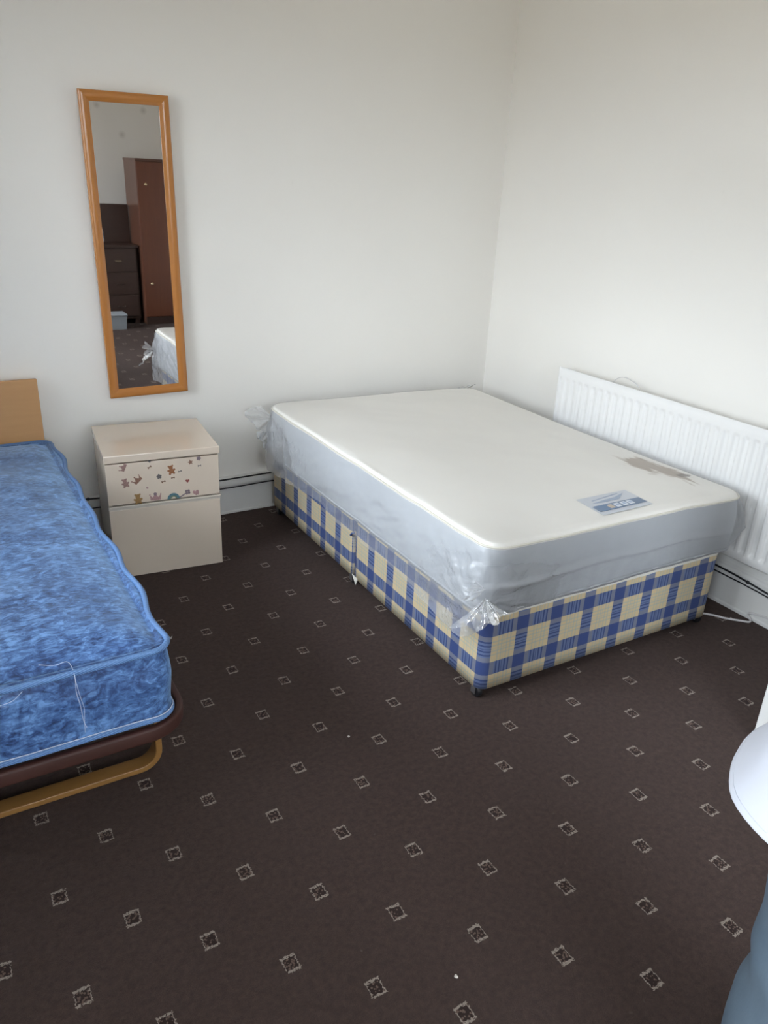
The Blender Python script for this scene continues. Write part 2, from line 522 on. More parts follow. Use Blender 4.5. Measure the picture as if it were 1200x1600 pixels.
def tube(name, pts, r, mat, parent=None, seg=8, closed=False, W=False, rad=None, base=None, sx_=1.0):
    """round tube through points, parallel-transport frames"""
    P = [Vector(p) for p in pts]
    n = len(P)
    vs, fs = [], []
    tang = []
    for i in range(n):
        a = P[(i - 1) % n] if (closed or i > 0) else P[i]
        b = P[(i + 1) % n] if (closed or i < n - 1) else P[i]
        tang.append((b - a).normalized())
    ref = Vector((0, 0, 1)) if abs(tang[0].z) < 0.9 else Vector((1, 0, 0))
    nrm = (ref - tang[0] * ref.dot(tang[0])).normalized()
    for i in range(n):
        nrm = (nrm - tang[i] * nrm.dot(tang[i])).normalized()
        bn = tang[i].cross(nrm)
        rr = rad[i] if rad else r
        for k in range(seg):
            a = 2 * PI * k / seg
            vs.append(P[i] + nrm * math.cos(a) * rr + bn * math.sin(a) * rr * sx_)
    m = n if closed else n - 1
    for i in range(m):
        j = (i + 1) % n
        for k in range(seg):
            l = (k + 1) % seg
            fs.append((i * seg + k, i * seg + l, j * seg + l, j * seg + k))
    if not closed:
        fs.append(tuple(range(seg))[::-1])
        fs.append(tuple((n - 1) * seg + k for k in range(seg)))
    return mesh(name, vs, fs, mat, parent, True, W, base=base)

def spline(pts, n=8, closed=False):
    """Catmull-Rom through points"""
    P = [Vector(p) for p in pts]
    N = len(P)
    out = []
    rng = range(N) if closed else range(N - 1)
    for i in rng:
        p0 = P[(i - 1) % N] if (closed or i > 0) else P[i] * 2 - P[i + 1]
        p1, p2 = P[i], P[(i + 1) % N]
        p3 = P[(i + 2) % N] if (closed or i < N - 2) else P[i + 1] * 2 - P[i]
        for k in range(n):
            s = k / n
            out.append(0.5 * ((2 * p1) + (p2 - p0) * s + (2 * p0 - 5 * p1 + 4 * p2 - p3) * s * s + (3 * p1 - p0 - 3 * p2 + p3) * s ** 3))
    if not closed: out.append(P[-1])
    return out

def lathe(name, prof, mat, parent=None, axis='z', seg=20, loc=(0, 0, 0), smooth=True):
    vs, fs = [], []
    for (r, h) in prof:
        for k in range(seg):
            a = 2 * PI * k / seg
            p = (r * math.cos(a), r * math.sin(a), h)
            if axis == 'x': p = (p[2], p[0], p[1])
            elif axis == 'y': p = (p[0], p[2], p[1])
            vs.append((p[0] + loc[0], p[1] + loc[1], p[2] + loc[2]))
    for i in range(len(prof) - 1):
        for k in range(seg):
            l = (k + 1) % seg
            fs.append((i * seg + k, i * seg + l, (i + 1) * seg + l, (i + 1) * seg + k))
    fs.append(tuple(range(seg))[::-1])
    fs.append(tuple((len(prof) - 1) * seg + k for k in range(seg)))
    o = mesh(name, vs, fs, mat, parent, smooth)
    return o

def rrect(lx, ly, R, n):
    """n points evenly spaced round a rounded rectangle, from the middle of the front-left corner;
    counter-clockwise (front edge first). returns (x, y, nx, ny, arc)"""
    hx, hy = lx / 2 - R, ly / 2 - R
    segs = [('a', (-hx, -hy), 1.25 * PI, 1.5 * PI), ('l', (-hx, -hy - R), (hx, -hy - R), (0, -1)),
            ('a', (hx, -hy), 1.5 * PI, 2 * PI), ('l', (hx + R, -hy), (hx + R, hy), (1, 0)),
            ('a', (hx, hy), 0, 0.5 * PI), ('l', (hx, hy + R), (-hx, hy + R), (0, 1)),
            ('a', (-hx, hy), 0.5 * PI, PI), ('l', (-hx - R, hy), (-hx - R, -hy), (-1, 0)),
            ('a', (-hx, -hy), PI, 1.25 * PI)]
    ln = []
    for s in segs:
        ln.append(R * (s[3] - s[2]) if s[0] == 'a' else math.dist(s[1], s[2]))
    tot = sum(ln)
    out = []
    for i in range(n):
        d = tot * i / n
        arc = d
        k = 0
        while k < len(segs) - 1 and d > ln[k]:
            d -= ln[k]; k += 1
        s = segs[k]
        q = min(1, d / ln[k]) if ln[k] > 0 else 0
        if s[0] == 'a':
            a = s[2] + (s[3] - s[2]) * q
            out.append((s[1][0] + R * math.cos(a), s[1][1] + R * math.sin(a), math.cos(a), math.sin(a), arc))
        else:
            out.append((s[1][0] + (s[2][0] - s[1][0]) * q, s[1][1] + (s[2][1] - s[1][1]) * q, s[3][0], s[3][1], arc))
    return out, tot

def slab(lx, ly, z0, z1, R, e, n, ntop, nside, fn=None, bottom=True, nedge=4):
    """soft slab: concentric rings on the top, a rounded edge, a side wall (and a flat bottom).
    fn(co, nrm, zone, k, arc) may move each vertex. zone 'top' (k 0 edge .. 1 middle), 'edge', 'side' (k 0 top .. 1 bottom)"""
    per, tot = rrect(lx, ly, R, n)
    rings = []
    medial = max(0.0, (ly - lx) / 2)
    for j in range(ntop):
        k = 1 - j / ntop
        k = k ** 1.25          # the innermost ring collapses onto the middle line
        rings.append(('top', k))
    for j in range(nedge + 1): rings.append(('edge', j / nedge))
    for j in range(1, nside + 1): rings.append(('side', j / nside))
    vs, fs, uv = [], [], []
    for (zone, k) in rings:
        for (x, y, nx, ny, arc) in per:
            if zone == 'top':
                ex, ey = x - nx * e, y - ny * e
                mx, my = 0.0, max(-medial, min(medial, ey * medial / (ly / 2 - e) if medial else 0))
                co = Vector((ex + (mx - ex) * k, ey + (my - ey) * k, z1)); nr = Vector((0, 0, 1))
            elif zone == 'edge':
                a = k * PI / 2
                co = Vector((x - nx * e * (1 - math.sin(a)), y - ny * e * (1 - math.sin(a)), z1 - e * (1 - math.cos(a))))
                nr = Vector((nx * math.sin(a), ny * math.sin(a), math.cos(a)))
            else:
                co = Vector((x, y, (z1 - e) + (z0 - z1 + e) * k)); nr = Vector((nx, ny, 0))
            if fn: co = fn(co, nr, zone, k, arc)
            vs.append(co)
            uv.append((arc if arc < tot * 0.55 else arc - tot, co.z))
    m = len(rings)
    for j in range(m - 1):
        for i in range(n):
            l = (i + 1) % n
            fs.append((j * n + i, (j + 1) * n + i, (j + 1) * n + l, j * n + l))
    if bottom: fs.append(tuple((m - 1) * n + i for i in range(n))[::-1])
    return vs, fs, uv, tot

def loose(o, vals):
    a = o.data.attributes.new('loose', 'FLOAT', 'POINT')
    a.data.foreach_set('value', vals)
    return o

def fbm(p, s, oct=3):
    v, a = 0.0, 1.0
    q = Vector(p) * s
    for _ in range(oct):
        v += a * noise.noise(q); q = q * 2.03; a *= 0.5
    return v
def ridge(p, oct=3):
    v, a = 0.0, 1.0
    q = Vector(p)
    for _ in range(oct):
        v += a * (1 - abs(noise.noise(q)) * 2); q = q * 2.1 + Vector((3.1, 1.7, 5.2)); a *= 0.5
    return v / 1.75

# ------------------------------------------------------------------ the room
WBX, WRX = 0.012, 0.030        # plaster faces: back wall y, right wall x
def struct(o, label=None):
    o['kind'] = 'structure'
    if label: o['label'] = label
    return o

fl = mesh('floor', [(XL, YF, 0), (WRX, YF, 0), (WRX, WBX, 0), (XL, WBX, 0), (XL, YF, -0.08), (WRX, YF, -0.08), (WRX, WBX, -0.08), (XL, WBX, -0.08)],
          [(0, 1, 2, 3), (7, 6, 5, 4), (0, 4, 5, 1), (1, 5, 6, 2), (2, 6, 7, 3), (3, 7, 4, 0)], M['carpet'], None, False)
struct(fl, 'dark brown carpet with rows of small beige woven squares')
struct(box('ceiling', XL - 0.25, WRX + 0.15, YF - 0.15, WBX + 0.15, ZC, ZC + 0.12, M['ceiling']), 'plain white ceiling')
struct(box('wall_back', XL - 0.25, WRX + 0.15, WBX, WBX + 0.12, -0.08, ZC, M['wall']), 'white painted wall behind the beds')
bm = bmesh.new()
x0_, x1_, z0_, z1_ = FILL_WIN
add_box(bm, XL - 0.25, x0_, YF - 0.12, YF, -0.08, ZC)
add_box(bm, x1_, WRX + 0.15, YF - 0.12, YF, -0.08, ZC)
add_box(bm, x0_, x1_, YF - 0.12, YF, -0.08, z0_)
add_box(bm, x0_, x1_, YF - 0.12, YF, z1_, ZC)
struct(bm_obj('wall_front', bm, M['wall']), 'white wall seen only in the mirror')
DY0, DY1, DZ = -3.43, -2.66, 2.03                   # doorway in the right wall
bm = bmesh.new()
add_box(bm, WRX, WRX + 0.12, DY1, WBX, -0.08, ZC)
add_box(bm, WRX, WRX + 0.12, YF, DY0, -0.08, ZC)
add_box(bm, WRX, WRX + 0.12, DY0, DY1, DZ, ZC)
struct(bm_obj('wall_right', bm, M['wall']), 'white painted wall behind the radiator')
bm = bmesh.new()
TH = 0.22
cuts = sorted([YF] + [q for w_ in WINS for q in w_[:2]] + [WBX])
for i in range(0, len(cuts), 2):
    add_box(bm, XL - TH, XL, cuts[i], cuts[i + 1], -0.08, ZC)
for (y0, y1, z0, z1) in WINS:
    add_box(bm, XL - TH, XL, y0, y1, -0.08, z0)
    add_box(bm, XL - TH, XL, y0, y1, z1, ZC)
struct(bm_obj('wall_left', bm, M['wall']), 'white wall holding the windows')
# landing beyond the doorway
struct(box('wall_landing', 1.35, 1.45, -4.6, -1.6, -0.08, ZC, M['wall']), 'landing wall beyond the open doorway')
struct(box('floor_landing', WRX, 1.35, -4.6, -1.6, -0.08, -0.002, M['carpet']), 'landing carpet beyond the doorway')
struct(box('ceiling_landing', WRX + 0.12, 1.45, -4.6, -1.6, ZC, ZC + 0.12, M['ceiling']), 'landing ceiling')
struct(box('wall_landing_far', WRX + 0.12, 1.35, -1.7, -1.6, -0.08, ZC, M['wall']), 'landing end wall')
struct(box('wall_landing_near', WRX + 0.12, 1.35, -4.7, -4.6, -0.08, ZC, M['wall']), 'landing side wall')

# windows: one beside the blue bed, two unseen ones added for fill light
def window(n, loc, rz, width, hh, sill, label):
    w = empty('window_%d' % n, loc, label, None, None, rz)
    w['kind'] = 'structure'
    hw = width / 2
    fw_ = 0.06
    for nm, a in (('frame_head', (-0.035, 0.035, -hw, hw, hh - fw_, hh)), ('frame_foot', (-0.035, 0.035, -hw, hw, 0, fw_)),
                  ('frame_jamb', (-0.035, 0.035, -hw, -hw + fw_, fw_, hh - fw_)), ('frame_jamb', (-0.035, 0.035, hw - fw_, hw, fw_, hh - fw_)),
                  ('mullion', (-0.03, 0.03, -0.03, 0.03, fw_, hh - fw_))):
        box(nm, *a, M['gloss_white'], w, 0.004)
    for s_ in (-1, 1):
        ya, yb = (-hw + fw_, -0.03) if s_ < 0 else (0.03, hw - fw_)
        box('pane', -0.003, 0.003, ya, yb, fw_, hh - fw_, M['glass'], w)
    box('window_sill', 0.035, sill, -hw - 0.05, hw + 0.05, -0.03, 0.0, M['gloss_white'], w, 0.006)
for wi_, (y0, y1, z0, z1) in enumerate(WINS):
    window(wi_ + 1, (XL - 0.12, (y0 + y1) / 2, z0), 0, y1 - y0, z1 - z0, 0.22, ('casement window beside the blue bed', 'unseen window added in the left wall for fill light')[wi_])
window(3, ((x0_ + x1_) / 2, YF - 0.07, z0_), PI / 2, x1_ - x0_, z1_ - z0_, 0.16, 'unseen window added behind the camera for fill light')

# skirting boards (moulded profile swept along each wall)
def skirting(name, prof, p0, p1, inward, label):
    d = (Vector(p1) - Vector(p0))
    vs, fs = [], []
    for q in (p0, p1):
        for (dep, z) in prof:
            vs.append((q[0] + inward[0] * dep, q[1] + inward[1] * dep, z))
    n = len(prof)
    for i in range(n):
        j = (i + 1) % n
        fs.append((i, j, n + j, n + i))
    fs.append(tuple(range(n))[::-1]); fs.append(tuple(n + i for i in range(n)))
    bm = bmesh.new()
    bv = [bm.verts.new(v) for v in vs]
    for f in fs: bm.faces.new([bv[i] for i in f])
    return struct(bm_obj(name, bm, M['gloss_white']), label)
bead = [(0.041 + 0.011 * math.cos(a), 0.1775 + 0.021 * math.sin(a)) for a in [(-0.5 + k / 8) * PI for k in range(9)]]
profB = [(0, 0), (0.046, 0), (0.046, 0.010), (0.038, 0.014), (0.036, 0.150)] + [(q[0] - 0.004, q[1]) for q in bead] + [(0.018, 0.200), (0.012, 0.204), (0, 0.206)]
skirting('baseboard_back', profB, (XL, WBX), (WRX, WBX), (0, -1), 'white moulded skirting along the back wall')
profR = [(0, 0), (0.056, 0), (0.056, 0.012), (0.050, 0.018), (0.050, 0.178), (0.044, 0.188), (0.044, 0.196), (0.034, 0.206), (0.026, 0.222), (0.014, 0.230), (0, 0.232)]
skirting('baseboard_right', profR, (WRX, DY1 + 0.07), (WRX, WBX - 0.055), (-1, 0), 'white moulded skirting below the radiator')
skirting('baseboard_right', profR, (WRX, YF), (WRX, DY0 - 0.07), (-1, 0), 'white skirting beyond the door')
skirting('baseboard_left', profR, (XL, YF), (XL, WBX - 0.055), (1, 0), 'white skirting below the window')
skirting('baseboard_front', profR, (XL + 0.06, YF), (WRX - 0.06, YF), (0, 1), 'white skirting along the far wall')
# door lining and architrave
tr_ = empty('trim_1', (WRX, DY1, 0), 'white architrave round the doorway', None)
tr_['kind'] = 'structure'
box('architrave_upright', -0.018, 0, 0.0, 0.07, 0, DZ + 0.07, M['gloss_white'], tr_, 0.004)
box('architrave_upright', -0.018, 0, DY0 - DY1 - 0.07, DY0 - DY1, 0, DZ + 0.07, M['gloss_white'], tr_, 0.004)
box('architrave_head', -0.018, 0, DY0 - DY1, 0, DZ, DZ + 0.07, M['gloss_white'], tr_, 0.004)

# the door, opened into the room at right angles to the right wall
d = empty('door_1', (WRX - 0.022, DY1 - 0.002, 0.012), 'white door standing open into the room, its edge at the right', None)
d['kind'] = 'structure'
DW, DT = 0.765, 0.038
# stiles, rails and recessed panels
box('stile', -DW, -DW + 0.10, -DT, 0, 0, 1.98, M['gloss_white'], d, 0.003)
box('stile', -0.10, 0, -DT, 0, 0, 1.98, M['gloss_white'], d, 0.003)
for (a, b) in ((0, 0.20), (0.88, 1.02), (1.86, 1.98)):
    box('rail', -DW + 0.10, -0.10, -DT, 0, a, b, M['gloss_white'], d, 0.003)
box('muntin', -DW / 2 - 0.05, -DW / 2 + 0.05, -DT, 0, 0.20, 0.88, M['gloss_white'], d, 0.003)
box('muntin', -DW / 2 - 0.05, -DW / 2 + 0.05, -DT, 0, 1.02, 1.86, M['gloss_white'], d, 0.003)
for (xa, xb) in ((-DW + 0.10, -DW / 2 - 0.05), (-DW / 2 + 0.05, -0.10)):
    for (za, zb) in ((0.20, 0.88), (1.02, 1.86)):
        box('panel', xa, xb, -DT + 0.010, -0.010, za, zb, M['gloss_white'], d, 0.002)
for s in (0.0, -DT):
    sg = 1 if s == 0 else -1
    h = tube('lever_handle', [(-DW + 0.05, s, 0.98), (-DW + 0.05, s + sg * 0.045, 0.98), (-DW + 0.06, s + sg * 0.052, 0.98), (-DW + 0.16, s + sg * 0.052, 0.975)], 0.008, M['chrome'], d, 10)
for z in (0.2, 1.0, 1.75):
    box('hinge', -0.012, 0.006, -DT - 0.004, -DT + 0.002, z, z + 0.09, M['chrome'], d, 0.001)

# ------------------------------------------------------------------ divan base
DX0, DX1, DYF, DYB = -1.490, -0.245, -2.058, -0.118
DZ0, DZ1 = 0.050, 0.357
dv = empty('divan_base', ((DX0 + DX1) / 2, (DYF + DYB) / 2, 0), 'blue and yellow plaid divan base on castors under the plastic-wrapped mattress', 'bed base')
dv.rotation_euler = (0, 0, math.radians(-0.5))
HLX, HLY = DX1 - DX0, DYB - DYF
SPLIT = 0.022            # local y of the joint between the two halves
def divan_half(name, ya, yb, front):
    ly = yb - ya
    R = 0.038 if front else 0.022
    vs, fs, uv, tot = slab(HLX, ly, DZ0, DZ1, R, 0.008, 220, 3, 6, None, True, 3)
    cy = (ya + yb) / 2
    out, uvs = [], []
    for v in vs:
        x, y, z = v.x, v.y + cy, v.z
        # distance along the cloth from the front-left corner
        left = x < -HLX / 2 + R * 0.75
        front_ = y < -HLY / 2 + R * 0.75 and front
        if front_ and not left: u = (x + HLX / 2) - 0.30 * R
        elif left: u = -(y + HLY / 2) + 0.30 * R
        else: u = HLX + (y + HLY / 2)
        if front:
            px_, py_ = x + HLX / 2, y + HLY / 2
            if px_ < R and py_ < R:
                a = math.atan2(R - py_, R - px_)      # 0 on the left face, pi/2 on the front
                u = (a - PI / 4) * R
            elif left: u = -(py_ - R) - PI / 4 * R
            elif front_: u = (px_ - R) + PI / 4 * R
        out.append((x, y, z + 0.0))
        uvs.append((u, z - 0.298))
    return mesh(name, out, fs, M['plaid'], dv, True, uv=uvs)
for nm, ya, yb, fr_ in (('foot_section', -HLY / 2, SPLIT - 0.002, True), ('head_section', SPLIT + 0.002, HLY / 2, False)):
    sec = divan_half(nm, ya, yb, fr_)
    # pale platform cloth over the top of each half, puckered at its edge
    def pf(co, nr, zone, k, arc):
        q = Vector(co)
        w = 0.0022 * noise.noise(Vector((arc * 16, k * 2, 3.0 if fr_ else 9.0)))
        if zone != 'side':
            q.z += w + 0.002
        else:
            q.z += w * 1.5 * (0.3 + k)
            q += Vector((nr.x, nr.y, 0)) * 0.001
        return q
    vs, fs, uv, _ = slab(HLX + 0.003, yb - ya + 0.003, DZ1 - 0.006, DZ1 + 0.004, 0.040 if fr_ else 0.024, 0.006, 260, 6, 3, pf, False, 3)
    cy = (ya + yb) / 2
    mesh('platform_cloth', [(v.x, v.y + cy, v.z) for v in vs], fs, M['platform'], sec)
    # castors: a fork, a stem and a wheel each
    for sxn in (-1, 1):
        for yy in (ya + (0.038 if fr_ else 0.010), yb - 0.05):
            if fr_ and yy > ya + 0.2: continue                   # the middle pair sits under the head half
            cx = sxn * (HLX / 2 - 0.020)
            ca = empty('castor', (cx, yy, 0), None, None)
            ca.parent = dv
            lathe('wheel', [(0.010, -0.011), (0.0225, -0.010), (0.0255, -0.006), (0.0255, 0.006), (0.0225, 0.010), (0.010, 0.011)], M['black_plastic'], ca, 'x', 24, (0, 0, 0.0255))
            b2 = bmesh.new()
            add_box(b2, -0.017, -0.013, -0.011, 0.014, 0.018, 0.0515, 0.001)
            add_box(b2, 0.013, 0.017, -0.011, 0.014, 0.018, 0.0515, 0.001)
            add_box(b2, -0.017, 0.017, -0.011, 0.014, 0.0485, 0.052, 0.001)
            bm_obj('fork', b2, M['zinc'], ca)
# small blue webbing tab and hanging corner of cloth at the joint
tube('link_hook', spline([(-HLX / 2 - 0.001, SPLIT - 0.016, 0.275), (-HLX / 2 - 0.009, SPLIT - 0.004, 0.268), (-HLX / 2 - 0.009, SPLIT + 0.006, 0.256), (-HLX / 2 - 0.001, SPLIT + 0.014, 0.252)], 5), 0.0045, M['st_webbing'], dv)
mesh('loose_cloth_corner', [(-HLX / 2 - 0.002, SPLIT - 0.004, 0.062), (-HLX / 2 - 0.003, SPLIT - 0.060, 0.062), (-HLX / 2 - 0.010, SPLIT - 0.056, 0.030), (-HLX / 2 + 0.002, SPLIT - 0.004, 0.060), (-HLX / 2 + 0.001, SPLIT - 0.060, 0.060), (-HLX / 2 - 0.007, SPLIT - 0.056, 0.028)],
     [(0, 2, 1), (3, 4, 5), (0, 3, 5, 2), (1, 2, 5, 4), (0, 1, 4, 3)], M['platform'], dv, False)

# ------------------------------------------------------------------ white mattress in its polythene bag
MX0, MX1, MYF, MYB = -1.530, -0.185, -2.072, -0.155
MZ0, MZ1 = 0.3675, 0.633
mcx, mcy = (MX0 + MX1) / 2, (MYF + MYB) / 2
MLX, MLY = MX1 - MX0, MYB - MYF
mt = empty('double_mattress', (mcx, mcy, MZ0), 'white double mattress wrapped in clear polythene on the plaid divan', 'mattress')
def mshape(co, nr, zone, k):
    q = Vector(co)
    q.z += (0.010 * math.exp(-((co.x + 0.66) / 0.4) ** 2) - 0.016 * max(0, (co.x - 0.2)) / 0.45) * max(0, co.z) / (MZ1 - MZ0)
    if zone == 'top':
        q.z += 0.012 * min(1, k * 2.2) + 0.004 * fbm((co.x, co.y, 0.3), 3.2)
        q.z += 0.0035 * ridge((co.x * 2.1 + co.y * 2.6, (co.y - co.x) * 0.5, 6.0), 2) * min(1, k * 5)
    # edge wanders a little, and the side towards the radiator bellies inwards near the head
    bow = 0.030 * math.sin(PI * min(1, max(0, (co.y + MLY / 2) / MLY)))
    if co.x > 0.45: q.x -= bow * (co.x - 0.45) / 0.22 * 0.8
    q += Vector((nr.x, nr.y, 0)) * (0.010 * fbm((co.x, co.y, co.z), 4.0, 2))
    if zone == 'side':
        q += Vector((nr.x, nr.y, 0)) * 0.006 * math.sin(PI * k)
    return q
fn = lambda co, nr, zone, k, arc: mshape(co, nr, zone, k)
vs, fs, uv, tot = slab(MLX, MLY, 0, MZ1 - MZ0, 0.085, 0.020, 300, 26, 8, fn)
NM = 300
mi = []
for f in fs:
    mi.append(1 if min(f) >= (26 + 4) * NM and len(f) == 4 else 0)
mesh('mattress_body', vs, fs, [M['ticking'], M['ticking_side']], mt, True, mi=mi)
for nm, zz in (('piping', MZ1 - MZ0 - 0.012), ('piping', 0.014)):
    per, _ = rrect(MLX + 0.004, MLY + 0.004, 0.086, 260)
    pts = []
    for (x, y, nx, ny, arc) in per:
        pts.append(mshape(Vector((x, y, zz)), Vector((nx, ny, 0)), 'edge', 0.5))
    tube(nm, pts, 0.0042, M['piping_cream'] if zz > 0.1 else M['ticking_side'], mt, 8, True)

# maker's label stitched near the foot: white card, blue band, four little pictograms
def mtop(x, y):
    """height of the mattress top at local x, y"""
    d_ = min(MLX / 2 - abs(x), MLY / 2 - abs(y))
    k = max(0, min(1, d_ / (MLX / 2)))
    return mshape(Vector((x, y, MZ1 - MZ0)), Vector((0, 0, 1)), 'top', k).z
M['label_white'] = simple('label_white', (0.66, 0.69, 0.74, 1), 0.4, 0, 30, 0.03)
M['label_blue'] = simple('label_blue', (0.125, 0.205, 0.34, 1), 0.4, 0, 30, 0.06)
M['label_grey'] = simple('label_grey_print', (0.34, 0.42, 0.56, 1), 0.4, 0, 30, 0.06)
M['label_tan'] = simple('label_tan_print', (0.52, 0.44, 0.36, 1), 0.4, 0, 30, 0.06)
def decal(name, poly, lift, mat, parent):
    """flat printed patch following the mattress top (world xy polygon)"""
    n = len(poly)
    vs = []
    for (x, y) in poly:
        lx, ly = x - mcx, y - mcy
        vs.append((lx, ly, mtop(lx, ly) + lift))
    vs += [(v[0], v[1], v[2] - 0.0008) for v in vs]
    fs = [tuple(range(n)), tuple(range(n, 2 * n))[::-1]] + [(i, n + i, n + (i + 1) % n, (i + 1) % n) for i in range(n)]
    return mesh(name, vs, fs, mat, parent, False)
lb = decal('label', [(-0.965, -2.018), (-0.700, -2.018), (-0.700, -1.872), (-0.965, -1.872)], 0.0025, M['label_white'], mt)
lb['label'] = 'pale label with a blue band and four pictograms'
decal('label_band', [(-0.955, -1.995), (-0.706, -1.995), (-0.706, -1.950), (-0.955, -1.950)], 0.0040, M['label_blue'], lb)
for i, xx in enumerate((-0.8785, -0.8446, -0.8089, -0.7757)):
    decal('pictogram', [(xx - 0.013, -1.987), (xx + 0.013, -1.987), (xx + 0.013, -1.958), (xx - 0.013, -1.958)], 0.0055, M['label_tan'] if i == 0 else M['label_white'], lb)
    if i: decal('pictogram_mark', [(xx - 0.006, -1.979), (xx + 0.006, -1.979), (xx + 0.006, -1.966), (xx - 0.006, -1.966)], 0.0068, M['label_grey'], lb)
decal('swoosh', [(-0.930, -1.925), (-0.880, -1.932), (-0.790, -1.930), (-0.735, -1.893), (-0.800, -1.912), (-0.860, -1.916)], 0.0040, M['label_grey'], lb)
decal('script_line', [(-0.915, -1.903), (-0.760, -1.885), (-0.760, -1.890), (-0.915, -1.909)], 0.0040, M['label_grey'], lb)

# the bag: a loose shell over top and sides, hanging over the divan on the left
def clear_divan(w):
    """keep hanging film outside the base (world point)"""
    if w.z < DZ1 + 0.0075:
        dl, df_ = w.x - (DX0 - 0.018), w.y - (DYF - 0.008)
        if dl > 0 and df_ > 0 and w.x < DX0 + 0.3:
            if dl < df_: w.x = DX0 - 0.018
            else: w.y = DYF - 0.008
        elif dl > 0 and df_ > 0:
            w.z = DZ1 + 0.0075
    return w
def film_fn(co, nr, zone, k, arc):
    base = mshape(co, nr, zone, k)
    x, y = co.x, co.y
    leftness = max(0.0, min(1.0, (-(x) - MLX / 2 + 0.05) / 0.05))
    footness = max(0.0, min(1.0, (-(y) - MLY / 2 + 0.05) / 0.05))
    rightness = max(0.0, min(1.0, (x - MLX / 2 + 0.05) / 0.05))
    h = MZ1 - MZ0
    if zone == 'top':
        w = ridge((x * 3.0 + y * 1.4, y * 1.2 - x * 0.5, 1.0), 2)
        amp = 0.0035 * math.exp(-k * 3.5) + 0.0012
        return base + Vector((0, 0, 0.0035 + amp * w))
    if zone == 'edge':
        w = ridge((arc * 5, 0.4 * k, 2.0), 2)
        return base + nr * (0.004 + 0.003 * w * k)
    out = Vector((nr.x, nr.y, 0))
    # distance to the front-left gather
    fx, fy = x + MLX / 2, y + MLY / 2
    dc = math.hypot(fx, fy)
    gather = math.exp(-(dc / 0.28) ** 2)
    z = base.z
    off = 0.006
    # vertical pleats on foot and radiator sides, loose diagonal folds on the left
    pleat = ridge((arc * 9, k * 0.7 + arc * 0.6, 4.0), 3)
    diag = ridge((arc * 3.2 + k * 1.6, k * 1.5 - arc * 0.6, 7.0), 3)
    ang = math.atan2(k * h - 0.20, arc if arc < tot / 2 else arc - tot)
    rad_ = ridge((ang * 5.0, dc * 1.5, 2.5), 2)
    off += (0.007 * pleat) * max(footness, rightness) * (0.35 + 0.65 * k)
    off += 0.021 * diag * leftness * (0.15 + 0.85 * k)
    off += 0.010 * ridge((arc * 8.5 + k * 4.0, k * 2.2 - arc * 2.0, 11.0), 2) * leftness * math.sin(PI * min(1, k * 0.9 + 0.1))
    hd = math.exp(-((fy / MLY - 0.86) / 0.10) ** 2)          # sharp upright fold near the head
    off += 0.030 * hd * leftness * max(0.0, 1 - abs(math.sin((fy / MLY - 0.86) * 24 + k * 1.4)) * 1.6) * (0.3 + 0.7 * k)
    off += (0.012 + 0.012 * leftness) * rad_ * gather * (0.3 + 0.7 * k)
    # crease along the foot
    crease = math.exp(-((k - 0.52 - 0.03 * noise.noise(Vector((arc * 3, 0, 0)))) / 0.045) ** 2)
    off += 0.010 * crease * footness * (1 - 0.5 * leftness)
    off -= 0.012 * max(0, k - 0.6) * footness * (1 - leftness)
    # the right foot corner balloons
    br = math.exp(-(math.hypot(MLX / 2 - x, fy) / 0.16) ** 2)
    off += 0.030 * br * math.sin(PI * min(1, k * 1.05))
    # left side hangs outside the divan, hem uneven
    hang = leftness * (1 - 0.0)
    off += hang * (0.020 * k * k)
    q = base + out * off
    if hang > 0:
        yy = fy / MLY
        drop = 0.022 + 0.030 * (0.5 + 0.5 * math.sin(yy * 15 + 0.6)) * (0.6 + 0.4 * math.sin(yy * 37)) + 0.045 * math.exp(-((yy - 0.10) / 0.16) ** 2) - 0.022 * math.exp(-((yy - 0.62) / 0.06) ** 2)
        q.z -= hang * drop * k ** 2.5
    else:
        q.z += 0.006 * k
    off_ = Vector((mcx, mcy, MZ0))
    return clear_divan(q + off_) - off_
vs, fs, uv, tot = slab(MLX, MLY, 0.0, MZ1 - MZ0, 0.085, 0.020, 720, 40, 40, film_fn, False, 5)
bag = mesh('polythene_cover', vs, fs, M['film'], mt, True)
LV = []
for v in vs:
    below = max(0.0, min(1.0, (MZ1 - MZ0 - 0.005 - v.z) / 0.10))
    c1 = math.exp(-(math.hypot(v.x + MLX / 2, v.y + MLY / 2) / 0.26) ** 2)
    c2 = math.exp(-(math.hypot(v.x + MLX / 2, v.y - MLY / 2) / 0.34) ** 2)
    LV.append(min(1.0, below * (0.42 + 0.6 * c1 + 0.6 * c2) + 0.25 * (c1 + c2)))
loose(bag, LV)
bag['label'] = 'clear creased polythene cover'

